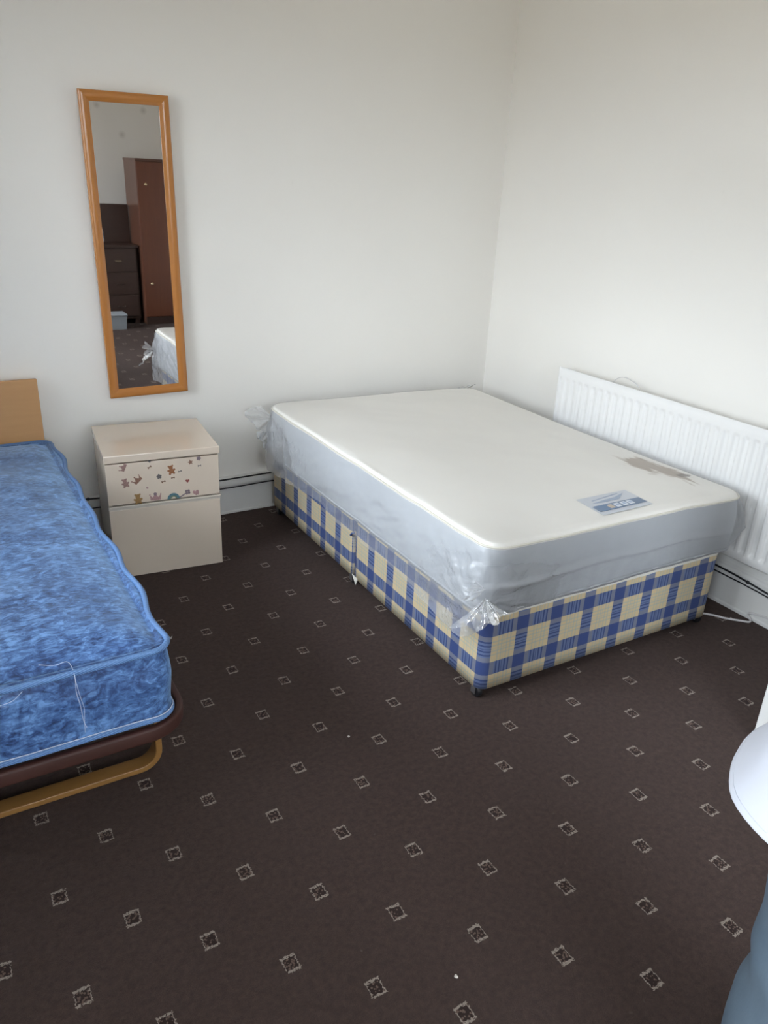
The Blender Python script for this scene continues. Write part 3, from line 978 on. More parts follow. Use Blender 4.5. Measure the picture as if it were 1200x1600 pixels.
def ear(name, root, d0, spread_ax, length, ang0, ang1, seed, parent, crump=0.018, curl=0.5):
    """crumpled fan of film gathered at a root"""
    root = Vector(root); d0 = Vector(d0).normalized(); sa = Vector(spread_ax).normalized()
    nrm = d0.cross(sa).normalized()
    NA, NR = 46, 26
    vs, fs = [], []
    for i in range(NR + 1):
        r = i / NR
        for j in range(NA + 1):
            q = j / NA
            a = ang0 + (ang1 - ang0) * q
            L = length * (0.72 + 0.38 * noise.noise(Vector((q * 3.3, seed, 0))) + 0.10 * math.sin(q * 17 + seed))
            p = root + (d0 * math.cos(a) + sa * math.sin(a)) * L * r
            fold = math.sin(q * 21 + seed) * 0.5 + ridge((q * 6, r * 1.2, seed), 3) * 1.2
            p += nrm * (crump * fold * (0.15 + r) * (1.2 - 0.4 * r) + curl * length * 0.3 * (r * r) * math.sin(q * PI))
            p += Vector((noise.noise(p * 31 + Vector((seed, 0, 0))), noise.noise(p * 29 + Vector((0, seed, 0))), noise.noise(p * 33))) * 0.006 * r
            vs.append(clear_divan(p))
    for i in range(NR):
        for j in range(NA):
            a = i * (NA + 1) + j
            fs.append((a, a + 1, a + NA + 2, a + NA + 1))
    return loose(mesh(name, vs, fs, M['film'], parent, True, W=True), [1.0] * len(vs))
ear('bag_corner', (-1.540, -2.085, 0.465), (-0.42, -0.42, -0.85), (0.55, -0.75, 0.15), 0.155, -0.75, 1.05, 1.7, bag, 0.022, 0.35)
ear('bag_corner', (-1.535, -2.070, 0.490), (-0.95, -0.10, -0.05), (0.05, -0.3, 0.95), 0.105, -0.8, 0.8, 4.1, bag, 0.016, 0.3)
ear('bag_corner', (-1.490, -0.150, 0.560), (-1.0, 0.10, -0.45), (-0.45, 0.10, 1.0), 0.150, -1.0, 1.25, 8.3, bag, 0.020, 0.20)
ear('bag_corner', (-1.500, -0.180, 0.520), (-0.7, -0.1, -0.9), (0.9, 0.2, -0.6), 0.150, -0.9, 1.0, 5.9, bag, 0.018, 0.25)
ear('bag_corner', (-0.205, -0.120, 0.600), (0.35, 0.55, 0.10), (1.0, -0.3, 0.2), 0.090, -1.0, 1.0, 2.9, bag, 0.012, 0.25)

# ------------------------------------------------------------------ radiator
RY0, RY1, RZ0, RZ1 = -2.42, -0.785, 0.275, 0.870
RXF, RXB = -0.100, -0.045
rad = empty('radiator', (RXF, (RY0 + RY1) / 2, 0), 'long white fluted panel radiator on the right wall behind the bed', 'radiator')
pitch_ = 0.0500
RY0 = RY1 - 0.036 - 32 * pitch_
ny_, nz_ = 32 * 14 + 10, 26
vs, fs = [], []
def sstep(a, b, x):
    t_ = max(0, min(1, (x - a) / (b - a))); return t_ * t_ * (3 - 2 * t_)
zs = [RZ0 + (RZ1 - RZ0) * j / nz_ for j in range(nz_ + 1)]
zs = sorted(set([RZ0, RZ0 + 0.006] + [RZ0 + 0.03 + 0.006 * j for j in range(6)] + [RZ0 + 0.1 + (RZ1 - RZ0 - 0.2) * j / 8 for j in range(9)] + [RZ1 - 0.075 + 0.006 * j for j in range(7)] + [RZ1 - 0.006, RZ1]))
for zz in zs:
    ez = sstep(RZ0 + 0.032, RZ0 + 0.056, zz) * (1 - sstep(RZ1 - 0.070, RZ1 - 0.044, zz))
    for i in range(ny_ + 1):
        yy = RY0 + (RY1 - RY0) * i / ny_
        ph = ((RY1 - 0.020 - yy) / pitch_) % 1.0
        inside = 1.0 if (RY0 + 0.022 < yy < RY1 - 0.018) else 0.0
        fl_ = sstep(0.12, 0.36, ph) * (1 - sstep(0.60, 0.84, ph))
        dep = -0.0105 * (1 - fl_) * ez * inside
        edge = min(zz - RZ0, RZ1 - zz, yy - RY0, RY1 - yy)
        rb = 0.006 * (1 - sstep(0, 0.006, edge))
        vs.append((RXF - dep * 1.0 + rb, yy, zz))
nn = ny_ + 1
for j in range(len(zs) - 1):
    for i in range(ny_):
        fs.append((j * nn + i, j * nn + i + 1, (j + 1) * nn + i + 1, (j + 1) * nn + i))
mesh('front_panel', vs, [f[::-1] for f in fs], M['rad_white'], rad, True, W=True)
cx, cy = RXF, (RY0 + RY1) / 2
def rbox(nm, a, mat=None, bev=0.003, par=rad):
    return box(nm, a[0] - cx, a[1] - cx, a[2] - cy, a[3] - cy, a[4], a[5], mat or M['rad_white'], par, bev)
rbox('back_panel', (-0.088, -0.046, RY0 + 0.004, RY1 - 0.004, RZ0 + 0.012, RZ1 - 0.010), None, 0.006)
rbox('top_rail', (RXF + 0.004, RXF + 0.014, RY0, RY1, RZ1 - 0.018, RZ1 - 0.001), None, 0.002)
rbox('bottom_rail', (RXF + 0.004, RXF + 0.014, RY0, RY1, RZ0 + 0.001, RZ0 + 0.018), None, 0.002)
for yy in (RY0 + 0.25, RY1 - 0.25):
    rbox('wall_bracket', (-0.046, WRX + 0.001, yy - 0.02, yy + 0.02, 0.36, 0.78), M['gloss_white'], 0.002)
for yy in (RY0 - 0.03, RY1 + 0.03):
    v_ = lathe('valve', [(0.008, 0.0), (0.014, 0.004), (0.014, 0.03), (0.020, 0.034), (0.020, 0.075), (0.012, 0.08)], M['rad_white'], rad, 'z', 16, (0.025, yy - cy, RZ0 + 0.0))
    tube('feed_pipe', [(0.025, yy - cy, 0.0), (0.025, yy - cy, RZ0 + 0.01)], 0.0075, M['rad_white'], v_, 10)
    s_ = 1 if yy < cy else -1
    tube('valve_tail', [(0.025, yy - cy, RZ0 + 0.022), (0.025, yy - cy + s_ * 0.045, RZ0 + 0.022)], 0.009, M['rad_white'], v_, 10)
tag(tube('wire_loop', spline([(-0.036, -1.10, 0.79), (-0.036, -1.123, 0.857), (-0.034, -1.160, 0.889), (-0.032, -1.210, 0.893), (-0.034, -1.286, 0.868), (-0.036, -1.31, 0.80)], 6), 0.0022, M['white_cable'], None, 6, base=(-0.036, -1.2, 0.79)),
    'thin pale wire looping up behind the top of the radiator', 'wire')

# ------------------------------------------------------------------ cables on the skirting
def cable(name, pts, r, mat, label, clips=()):
    e = empty(name, pts[0], label, 'cable')
    tube('cable_sheath', spline(pts, 6), r, mat, e, 8, W=True)
    for (c, s) in clips:
        q = Vector(c) - Vector(pts[0])
        b2 = bmesh.new()
        bmesh.ops.create_icosphere(b2, subdivisions=2, radius=1.0)
        bmesh.ops.scale(b2, vec=s, verts=b2.verts)
        bmesh.ops.translate(b2, verts=b2.verts, vec=q)
        bm_obj('cable_clip', b2, mat, e, True)
yb_, xb_ = -0.034, -0.030
cable('aerial_cable', [(-3.6, yb_, 0.213), (-2.9, yb_, 0.212), (-2.5, yb_, 0.211), (-2.35, yb_, 0.205), (-2.05, yb_, 0.203), (-1.75, yb_, 0.2035), (-1.44, yb_, 0.2065), (-0.8, yb_, 0.207), (-0.12, yb_, 0.206), (-0.045, -0.045, 0.20), (-0.026, -0.12, 0.196), (-0.0262, -0.8, 0.188), (-0.0262, -1.5, 0.180), (-0.0262, -1.95, 0.1725), (-0.0262, -2.075, 0.1655), (-0.0262, -2.19, 0.156), (-0.0262, -2.35, 0.145), (-0.0262, -2.56, 0.135)],
      0.0045, M['cable'], 'black aerial cable along the top of the skirting, with clips',
      [((-2.445, yb_, 0.210), (0.010, 0.006, 0.009)), ((-2.375, yb_, 0.206), (0.010, 0.006, 0.009)), ((-0.0262, -2.075, 0.165), (0.006, 0.010, 0.009))])
cable('speaker_wire', [(-3.6, -0.031, 0.158), (-2.45, -0.031, 0.1555), (-1.75, -0.031, 0.1515), (-1.44, -0.031, 0.1555), (-0.8, -0.031, 0.156), (-0.12, -0.031, 0.156), (-0.045, -0.045, 0.156), (-0.0248, -0.12, 0.155), (-0.0248, -1.0, 0.150), (-0.0248, -1.955, 0.1465), (-0.0248, -2.08, 0.1445), (-0.0248, -2.19, 0.140), (-0.0248, -2.56, 0.118)],
      0.0033, M['cable'], 'thinner black wire running below the aerial cable on the skirting')
cable('white_flex', [(-0.32, -1.93, 0.005), (-0.22, -1.97, 0.005), (-0.1575, -2.0266, 0.005), (-0.128, -2.072, 0.005), (-0.0773, -2.1277, 0.006), (-0.0560, -2.146, 0.006), (-0.037, -2.139, 0.008), (-0.0325, -2.118, 0.022), (-0.0325, -2.125, 0.034), (-0.0265, -2.155, 0.040), (-0.0262, -2.21, 0.050), (-0.0262, -2.35, 0.054), (-0.0262, -2.57, 0.05)],
      0.0048, M['white_cable'], 'white flex curling out from under the divan to the skirting')

# ------------------------------------------------------------------ wall mirror
mr = empty('wall_mirror', (-2.0955, -0.012, 0.712), 'tall narrow wall mirror in a honey-coloured wooden frame', 'mirror')
mr.rotation_euler = (math.radians(0.30), math.radians(-0.75), 0)     # leans out very slightly, hangs a touch askew
MW, MH, MFW, MD = 0.382, 1.331, 0.0425, 0.020
# frame profile: (distance from outer edge, proud depth)
fp = [(0, 0), (0, 0.016), (0.003, 0.019), (0.010, 0.021), (0.027, 0.0195), (0.034, 0.016), (0.038, 0.0135), (MFW, 0.0120), (MFW, 0.004)]
def rail(name, c0, c1, inn0, inn1, mat):
    """mitred rail from outer corner c0 to c1; inn0/inn1 diagonal inward directions at each end"""
    vs, fs = [], []
    for (c, inn) in ((c0, inn0), (c1, inn1)):
        for (dd, dp) in fp:
            vs.append((c[0] + inn[0] * dd, -dp, c[1] + inn[1] * dd))
    n = len(fp)
    for i in range(n):
        j = (i + 1) % n
        fs.append((i, j, n + j, n + i))
    fs.append(tuple(range(n))[::-1]); fs.append(tuple(n + i for i in range(n)))
    bm = bmesh.new()
    bv = [bm.verts.new(v) for v in vs]
    for f in fs: bm.faces.new([bv[i] for i in f])
    o = bm_obj(name, bm, mat, mr, False)
    for p in o.data.polygons:
        p.use_smooth = len(p.vertices) == 4
    o.data.update()
    m_ = o.modifiers.new('edge', 'EDGE_SPLIT'); m_.split_angle = math.radians(40)
    return o
xl, xr, zb, zt = -MW / 2, MW / 2, 0, MH
rail('frame_rail', (xl, zt), (xr, zt), (1, -1), (-1, -1), M['frame_wood_x'])
rail('frame_rail', (xr, zb), (xl, zb), (-1, 1), (1, 1), M['frame_wood_x'])
rail('frame_rail', (xl, zb), (xl, zt), (1, 1), (1, -1), M['frame_wood_z'])
rail('frame_rail', (xr, zt), (xr, zb), (-1, -1), (-1, 1), M['frame_wood_z'])
box('mirror_glass', xl + MFW - 0.006, xr - MFW + 0.006, -0.0085, -0.0045, zb + MFW - 0.006, zt - MFW + 0.006, M['mirror'], mr, base=(0, -0.0065, MH / 2))
box('back_board', xl + 0.006, xr - 0.006, -0.004, -0.0005, zb + 0.006, zt - 0.006, M['headboard'], mr)

# ------------------------------------------------------------------ bedside chest
NA_ = math.radians(-5.5)
ns = empty('bedside_chest', (-1.948, -0.594, 0), 'cream two-drawer bedside chest with stickers, under the mirror', 'chest', None, NA_)
NW, ND, NH = 0.50, 0.470, 0.598
box('top_panel', -NW, 0.004, -0.006, ND, 0.564, NH, M['laminate_top'], ns, 0.003, 3)
box('side_panel', -NW + 0.004, -NW + 0.020, 0.018, ND - 0.002, 0.0, 0.564, M['laminate'], ns, 0.001)
box('side_panel', -0.016, 0.0, 0.018, ND - 0.002, 0.0, 0.564, M['laminate'], ns, 0.001)
box('back_panel', -NW + 0.020, -0.016, ND - 0.012, ND - 0.004, 0.0, 0.564, M['shadow_gap'], ns)
box('carcass_rail', -NW + 0.020, -0.016, 0.020, 0.04, 0.325, 0.375, M['shadow_gap'], ns)
box('carcass_rail', -NW + 0.020, -0.016, 0.020, 0.04, 0.540, 0.563, M['shadow_gap'], ns)
d1 = box('drawer', -NW + 0.003, -0.001, 0.0, 0.018, 0.3655, 0.5570, M['laminate'], ns, 0.0025, 3)
d2 = box('drawer', -NW + 0.003, -0.001, 0.0, 0.018, 0.004, 0.3415, M['laminate'], ns, 0.0025, 3)
box('handle_strip', -NW + 0.003, 0.003, -0.005, 0.012, 0.3520, 0.3600, M['alu'], d2, 0.002, 3)
box('handle_lip', -NW + 0.003, -0.001, -0.001, 0.014, 0.3415, 0.3520, M['alu'], d2, 0.001)

# stickers on the upper drawer
SC = {'tan': (0.42, 0.20, 0.13), 'rose': (0.48, 0.26, 0.22), 'orange': (0.52, 0.19, 0.06), 'grey': (0.26, 0.23, 0.23), 'pink': (0.62, 0.33, 0.33),
      'red': (0.50, 0.12, 0.10), 'teal': (0.12, 0.30, 0.38), 'mauve': (0.33, 0.24, 0.28), 'brown': (0.30, 0.15, 0.08), 'green': (0.24, 0.34, 0.22), 'amber': (0.55, 0.30, 0.08)}
for k_, c_ in SC.items():
    M['st_' + k_] = simple('sticker_' + k_, tuple(q * 0.6 + 0.14 * sum(c_) / 3 for q in c_) + (1,), 0.35, 0, 220, 0.3)
def disc(cx, cz, r, n=10, rx=None):
    return [(cx + (rx or r) * math.cos(2 * PI * i / n), cz + r * math.sin(2 * PI * i / n)) for i in range(n)]
def shape_polys(kind):
    """outlines in a unit square, first the largest"""
    if kind == 'teddy': return [disc(0, -0.1, 0.34, 12), disc(0, 0.36, 0.26, 12), disc(-0.24, 0.56, 0.11), disc(0.24, 0.56, 0.11), disc(-0.36, 0.02, 0.13), disc(0.36, 0.02, 0.13), disc(-0.24, -0.42, 0.14), disc(0.24, -0.42, 0.14)]
    if kind == 'crown': return [[(-0.5, -0.3), (0.5, -0.3), (0.55, 0.28), (0.28, 0.02), (0, 0.42), (-0.28, 0.02), (-0.55, 0.28)], disc(0, 0.46, 0.09), disc(-0.55, 0.32, 0.08), disc(0.55, 0.32, 0.08)]
    if kind == 'flower': return [disc(0, 0, 0.2)] + [disc(0.3 * math.cos(a), 0.3 * math.sin(a), 0.2) for a in [2 * PI * i / 5 for i in range(5)]]
    if kind == 'star': return [[((0.5 if i % 2 == 0 else 0.22) * math.sin(2 * PI * i / 10), (0.5 if i % 2 == 0 else 0.22) * math.cos(2 * PI * i / 10)) for i in range(10)]]
    if kind == 'heart': return [[(0.032 * 16 * math.sin(t_) ** 3, 0.032 * (13 * math.cos(t_) - 5 * math.cos(2 * t_) - 2 * math.cos(3 * t_) - math.cos(4 * t_))) for t_ in [2 * PI * i / 18 for i in range(18)]]]
    if kind == 'bow': return [[(-0.5, 0.3), (0, 0.06), (0.5, 0.3), (0.5, -0.3), (0, -0.06), (-0.5, -0.3)]]
    if kind == 'dot': return [disc(0, 0, 0.4, 9, 0.3)]
    if kind == 'wand': return [[(-0.6, -0.1), (0.2, -0.08), (0.2, 0.06), (-0.6, 0.04)]] + [disc(0.4 + 0.17 * math.cos(a), 0.17 * math.sin(a), 0.14) for a in (0.4, 2.0, 3.6, 5.2)]
    if kind == 'rainbow':
        out = []
        return [[(0.5 * math.cos(PI * i / 12), 0.5 * math.sin(PI * i / 12)) for i in range(13)] + [(0.3 * math.cos(PI * (12 - i) / 12), 0.3 * math.sin(PI * (12 - i) / 12)) for i in range(13)]]
def sticker(kind, x, z, size, rot, mat, lift=0.0006):
    bm = bmesh.new()
    for q, poly in enumerate(shape_polys(kind)):
        y_ = -lift - 0.00005 * q
        a, b = math.cos(rot), math.sin(rot)
        P2 = [((px_ * a - pz_ * b) * size, (px_ * b + pz_ * a) * size) for px_, pz_ in poly]
        f0 = [bm.verts.new((p_[0], y_, p_[1])) for p_ in P2]
        f1 = [bm.verts.new((p_[0], -0.0001, p_[1])) for p_ in P2]
        bm.faces.new(f0)
        n = len(P2)
        for i in range(n):
            bm.faces.new((f0[i], f0[(i + 1) % n], f1[(i + 1) % n], f1[i]))
    o = bm_obj('sticker', bm, mat, d1)
    o.location = (x - 0.002, 0, z)
    return o
for (k_, x, z, s_, r_, c_) in (('crown', -0.4189, 0.541, 0.027, 1.15, 'rose'), ('teddy', -0.4155, 0.4647, 0.027, 0.2, 'rose'), ('crown', -0.3641, 0.4753, 0.030, 0.75, 'tan'),
        ('dot', -0.3065, 0.5575, 0.014, 0.5, 'grey'), ('bow', -0.3078, 0.5301, 0.014, 0.6, 'brown'), ('flower', -0.2694, 0.481, 0.019, 0.5, 'grey'), ('bow', -0.252, 0.4546, 0.014, 0.3, 'brown'),
        ('teddy', -0.2143, 0.5047, 0.029, 0.15, 'orange'), ('bow', -0.1766, 0.496, 0.012, 0.2, 'grey'), ('bow', -0.209, 0.468, 0.012, 0.1, 'brown'), ('star', -0.1277, 0.5339, 0.021, 0.2, 'tan'),
        ('flower', -0.0895, 0.5483, 0.017, 0.0, 'mauve'), ('bow', -0.0876, 0.5129, 0.012, 0.1, 'grey'), ('heart', -0.1453, 0.4457, 0.014, 0.0, 'red'), ('dot', -0.3244, 0.4332, 0.011, 1.2, 'pink'),
        ('teddy', -0.3678, 0.3830, 0.032, 0.05, 'amber'), ('crown', -0.292, 0.3835, 0.034, 0.0, 'pink'), ('flower', -0.292, 0.4000, 0.013, 0.3, 'mauve'), ('rainbow', -0.2119, 0.3660, 0.044, 0.0, 'teal'),
        ('rainbow', -0.2119, 0.3660, 0.027, 0.0, 'green'), ('wand', -0.1626, 0.3830, 0.034, 0.5, 'mauve'), ('heart', -0.1108, 0.3845, 0.022, 0.1, 'pink'), ('heart', -0.103, 0.3800, 0.014, 0.5, 'pink')):
    sticker(k_, x, z, s_ * 1.28, r_, M['st_' + c_])

# ------------------------------------------------------------------ blue single mattress on a folding bed
BX0, BX1, BYF, BYB = -3.497, -2.592, -2.035, -0.085
BZ0, BZ1 = 0.318, 0.552
bcx, bcy = (BX0 + BX1) / 2, (BYF + BYB) / 2
BLX, BLY = BX1 - BX0, BYB - BYF
bmt = empty('single_mattress', (bcx, bcy, BZ0), 'blue damask single mattress with corded edges on the folding bed', 'mattress')
def bshape(co, nr, zone, k):
    q = Vector(co)
    arc_y = co.y
    wave = 0.010 * noise.noise(Vector((co.x * 2, co.y * 4.5, 0.5))) + 0.006 * math.sin(co.y * 19 + 0.8) * abs(nr.x)
    q += Vector((nr.x, nr.y, 0)) * wave * (1.0 if zone != 'side' else max(0.3, 1 - k))
    if zone == 'top':
        q.z += 0.034 * (1 - (1 - min(1, k * 1.6)) ** 2.2) + 0.007 * fbm((co.x, co.y, 0.9), 5.0, 2) * min(1, k * 4)
        q.z -= 0.012 * math.exp(-(k / 0.07) ** 2)
    q.z += 0.006 * noise.noise(Vector((co.x * 1.7, co.y * 3.4, 4.0))) * (1 if zone != 'side' else 1 - k)
    if zone == 'side':
        q += Vector((nr.x, nr.y, 0)) * (0.010 * math.sin(PI * k) + 0.004 * fbm((co.x * 2, co.y * 2, co.z * 5), 3, 2))
    return q
vs, fs, uv, _ = slab(BLX, BLY, 0, BZ1 - BZ0, 0.060, 0.014, 420, 34, 12, lambda co, nr, zone, k, arc: bshape(co, nr, zone, k))
mesh('mattress_body', vs, fs, M['blue'], bmt)
per, _ = rrect(BLX + 0.006, BLY + 0.006, 0.062, 380)
for zz, rr in ((BZ1 - BZ0 - 0.004, 0.0085), (0.012, 0.0085)):
    pts = [bshape(Vector((x, y, zz)), Vector((nx, ny, 0)), 'edge' if zz > 0.1 else 'side', 0.5 if zz > 0.1 else 1.0) for (x, y, nx, ny, arc) in per]
    tube('corded_edge', pts, rr, M['braid'], bmt, 10, True)
tube('edge_stitching', [p + Vector((0, 0, 0.0005)) + Vector(((nx) * 0.004, (ny) * 0.004, 0.0105)) for p, (x, y, nx, ny, arc) in zip([bshape(Vector((x, y, 0.012)), Vector((nx, ny, 0)), 'side', 1.0) for (x, y, nx, ny, arc) in per], per)], 0.0014, M['thread'], bmt, 6, True)
# loose cotton threads at the foot
yf = BYF - 0.016
tube('loose_thread', spline([(-2.915, -1.985, 0.560), (-2.880, -2.005, 0.560), (-2.850, -2.005, 0.562), (-2.842, -2.03, 0.556), (-2.842, yf - 0.012, 0.543), (-2.843, yf - 0.008, 0.50), (-2.838, yf - 0.012, 0.46), (-2.835, yf - 0.010, 0.41), (-2.829, yf - 0.011, 0.385)], 6), 0.0007, M['thread'], bmt, 5, W=True)
tube('loose_thread', spline([(-2.842, yf - 0.012, 0.540), (-2.836, yf - 0.012, 0.49), (-2.830, yf - 0.013, 0.45), (-2.832, yf - 0.012, 0.42), (-2.835, yf - 0.012, 0.372)], 6), 0.0006, M['thread'], bmt, 5, W=True)
tube('loose_thread', spline([(-2.965, yf - 0.012, 0.545), (-2.99, yf - 0.012, 0.525), (-3.02, yf - 0.012, 0.520), (-3.0, yf - 0.013, 0.512)], 6), 0.0006, M['thread'], bmt, 5, W=True)
tag(mesh('cotton_tuft', [(-2.578 + 0.020 * a + 0.004 * math.cos(b), -1.925 + 0.004 * math.sin(b) + 0.004 * a, 0.500 + 0.006 * a + 0.004 * math.sin(b * 2 + a)) for a in (0, 0.5, 1) for b in (0, 1.57, 3.14, 4.71)],
     [(0, 1, 5, 4), (1, 2, 6, 5), (2, 3, 7, 6), (3, 0, 4, 7), (4, 5, 9, 8), (5, 6, 10, 9), (6, 7, 11, 10), (7, 4, 8, 11), (3, 2, 1, 0), (8, 9, 10, 11)], M['crumb'], bmt, True, W=True), None)

# folding bed: brown tubular frame, bent wooden legs, veneered headboard
fb = empty('folding_bed', (bcx, bcy, 0), 'folding bed with brown frame, bent wooden leg and tan headboard under the blue mattress', 'bed')
def sweep(name, path, prof, mat, parent, closed=False, smooth=False):
    """sweep a closed profile [(a, b)] along a path of (point, a_axis, b_axis)"""
    vs, fs = [], []
    n = len(prof)
    for (p, A, B) in path:
        for (a, b) in prof: vs.append(Vector(p) + Vector(A) * a + Vector(B) * b)
    m = len(path)
    for i in range(m if closed else m - 1):
        j = (i + 1) % m
        for k in range(n):
            l = (k + 1) % n
            fs.append((i * n + k, i * n + l, j * n + l, j * n + k))
    if not closed:
        fs.append(tuple(range(n))[::-1]); fs.append(tuple((m - 1) * n + k for k in range(n)))
    bm = bmesh.new()
    bv = [bm.verts.new(v) for v in vs]
    for f in fs: bm.faces.new([bv[i] for i in f])
    o = bm_obj(name, bm, mat, parent, True)
    e_ = o.modifiers.new('edge', 'EDGE_SPLIT'); e_.split_angle = math.radians(50)
    return o
def rprof(w, h, r=0.004):
    out = []
    for (sx_, sy_, a0) in ((1, 1, 0), (-1, 1, 0.5 * PI), (-1, -1, PI), (1, -1, 1.5 * PI)):
        for k in range(4):
            a = a0 + k / 3 * PI / 2
            out.append((sx_ * (w / 2 - r) + r * math.cos(a), sy_ * (h / 2 - r) + r * math.sin(a)))
    return out
per, _ = rrect(BLX + 0.070, BLY + 0.020, 0.105, 160)
path = [((x, y, 0.290), (nx, ny, 0), (0, 0, 1)) for (x, y, nx, ny, arc) in per]
sweep('bed_frame', path, rprof(0.024, 0.046, 0.008), M['brown_tube'], fb, True)
for i in range(9):
    yy = -BLY / 2 + 0.15 + i * (BLY - 0.3) / 8
    box('slat', -BLX / 2 - 0.020, BLX / 2 + 0.020, yy - 0.03, yy + 0.03, 0.296, 0.312, M['bentwood'], fb, 0.003)
def bent_leg(yl, top):
    hw_ = 0.405
    pts = []
    R = 0.060
    zc = 0.0125
    cornerz = zc + R
    prof = rprof(0.055, 0.020, 0.003)
    raw = [(-hw_ - 0.035, top), (-hw_ - 0.035, cornerz + 0.03)]
    for k in range(9):
        a = PI + k / 8 * PI / 2
        raw.append((-hw_ - 0.035 + R + R * math.cos(a), cornerz + R * math.sin(a)))
    raw += [(-hw_ + 0.10, zc), (hw_ - 0.10, zc)]
    for k in range(9):
        a = 1.5 * PI + k / 8 * PI / 2
        raw.append((hw_ + 0.035 - R + R * math.cos(a), cornerz + R * math.sin(a)))
    raw += [(hw_ + 0.035, cornerz + 0.03), (hw_ + 0.035, top)]
    path = []
    for i, (x, z) in enumerate(raw):
        a = raw[max(0, i - 1)]; b = raw[min(len(raw) - 1, i + 1)]
        tg = Vector((b[0] - a[0], 0, b[1] - a[1])).normalized()
        nr = Vector((-tg.z, 0, tg.x))
        path.append(((x, yl, z), (0, 1, 0), nr))
    return sweep('bent_leg', path, prof, M['bentwood'], fb)
bent_leg(-1.832 - bcy, 0.268)
bent_leg(-0.30 - bcy, 0.268)
hb = box('headboard', -3.49 - bcx, -2.612 - bcx, -0.072 - bcy, -0.050 - bcy, 0.22, 0.842, M['headboard'], fb, 0.003, 2)

# ------------------------------------------------------------------ crumbs on the carpet
for i, (x, y, s_, lab) in enumerate(((-2.187, -2.885, 0.0048, 'white crumb on the open carpet near the bottom of the view'), (-2.007, -2.003, 0.004, 'tiny pale crumb on the carpet beside the foot of the plaid divan'),
                        (-0.100, -2.085, 0.006, 'small pale crumb on the carpet next to the white flex'))):
    b2 = bmesh.new()
    bmesh.ops.create_icosphere(b2, subdivisions=2, radius=s_)
    for v in b2.verts:
        v.co *= 1 + 0.5 * noise.noise(v.co * 260 + Vector((i * 3, 0, 0)))
        v.co.z = v.co.z * 0.55
    zmin = min(v.co.z for v in b2.verts)
    bmesh.ops.translate(b2, verts=b2.verts, vec=(0, 0, -zmin))
    tag(bm_obj('crumb', b2, M['crumb'], None, True, (x, y, 0)), lab, 'crumb', 'crumbs on the carpet')

# ------------------------------------------------------------------ furniture seen in the mirror
wr_ = empty('wardrobe', (-0.36, -5.62, 0), 'tall reddish brown wooden wardrobe reflected in the mirror', 'wardrobe')
WW, WDp, WHt = 0.64, 0.55, 1.80
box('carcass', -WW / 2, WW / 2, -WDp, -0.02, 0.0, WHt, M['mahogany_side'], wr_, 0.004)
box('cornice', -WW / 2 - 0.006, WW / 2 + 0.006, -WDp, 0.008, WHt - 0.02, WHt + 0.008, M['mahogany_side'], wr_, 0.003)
for s in (-1, 1):
    xa, xb = (-WW / 2 + 0.004, -0.002) if s < 0 else (0.002, WW / 2 - 0.004)
    dd = box('door', xa, xb, -0.02, 0.0, 0.09, WHt - 0.024, M['mahogany'], wr_, 0.003)
    for zk in (0.47, 1.545):
        kx = (xa + 0.085) if s < 0 else xb - 0.085
        lathe('knob', [(0.005, 0), (0.005, 0.012), (0.016, 0.016), (0.018, 0.022), (0.012, 0.028)], M['brass'], dd, 'y', 16, (kx, 0, zk))
box('plinth', -WW / 2 + 0.01, WW / 2 - 0.01, -0.03, -0.012, 0, 0.085, M['dark_oak'], wr_, 0.002)

dr = empty('dressing_chest', (-1.215, -5.72, 0), 'dark oak chest with raised back panel reflected beside the wardrobe', 'chest')
box('carcass', -0.50, 0.50, -0.46, 0.0, 0.06, 0.86, M['dark_oak'], dr, 0.004)
box('chest_top', -0.52, 0.52, -0.47, 0.02, 0.86, 0.89, M['dark_oak'], dr, 0.004)
box('back_panel', -0.52, 0.52, -0.40, -0.34, 0.89, 1.31, M['dark_oak'], dr, 0.006)
for i in range(3):
    q = box('drawer', -0.485, 0.485, 0.0, 0.016, 0.09 + i * 0.255, 0.335 + i * 0.255, M['dark_oak'], dr, 0.004)
    for kx in (-0.28, 0.28):
        tube('drawer_pull', [(kx - 0.04, 0.016, 0.21 + i * 0.255), (kx - 0.03, 0.036, 0.21 + i * 0.255), (kx + 0.03, 0.036, 0.21 + i * 0.255), (kx + 0.04, 0.016, 0.21 + i * 0.255)], 0.006, M['brass'] if i == 2 else M['dark_oak'], q, 8)
for (xx, yy) in ((-0.46, -0.42), (0.46, -0.42), (-0.46, -0.04), (0.46, -0.04)):
    box('foot', xx - 0.025, xx + 0.025, yy - 0.025, yy + 0.025, 0, 0.06, M['dark_oak'], dr, 0.003)

sb = empty('storage_box', (-1.10, -5.50, 0), 'pale grey storage box on the floor reflected below the dark chest', 'box')
vs = []
for (z, g) in ((0, 0.0), (0.15, 0.012)):
    for (x, y) in ((-0.13, -0.10), (0.13, -0.10), (0.13, 0.10), (-0.13, 0.10)):
        vs.append((x + math.copysign(g, x), y + math.copysign(g, y), z))
mesh('box_body', vs, [(3, 2, 1, 0), (0, 1, 5, 4), (1, 2, 6, 5), (2, 3, 7, 6), (3, 0, 4, 7), (4, 5, 6, 7)], M['box_grey'], sb, False)
box('lid', -0.150, 0.150, -0.120, 0.120, 0.150, 0.170, M['box_grey'], sb, 0.006)

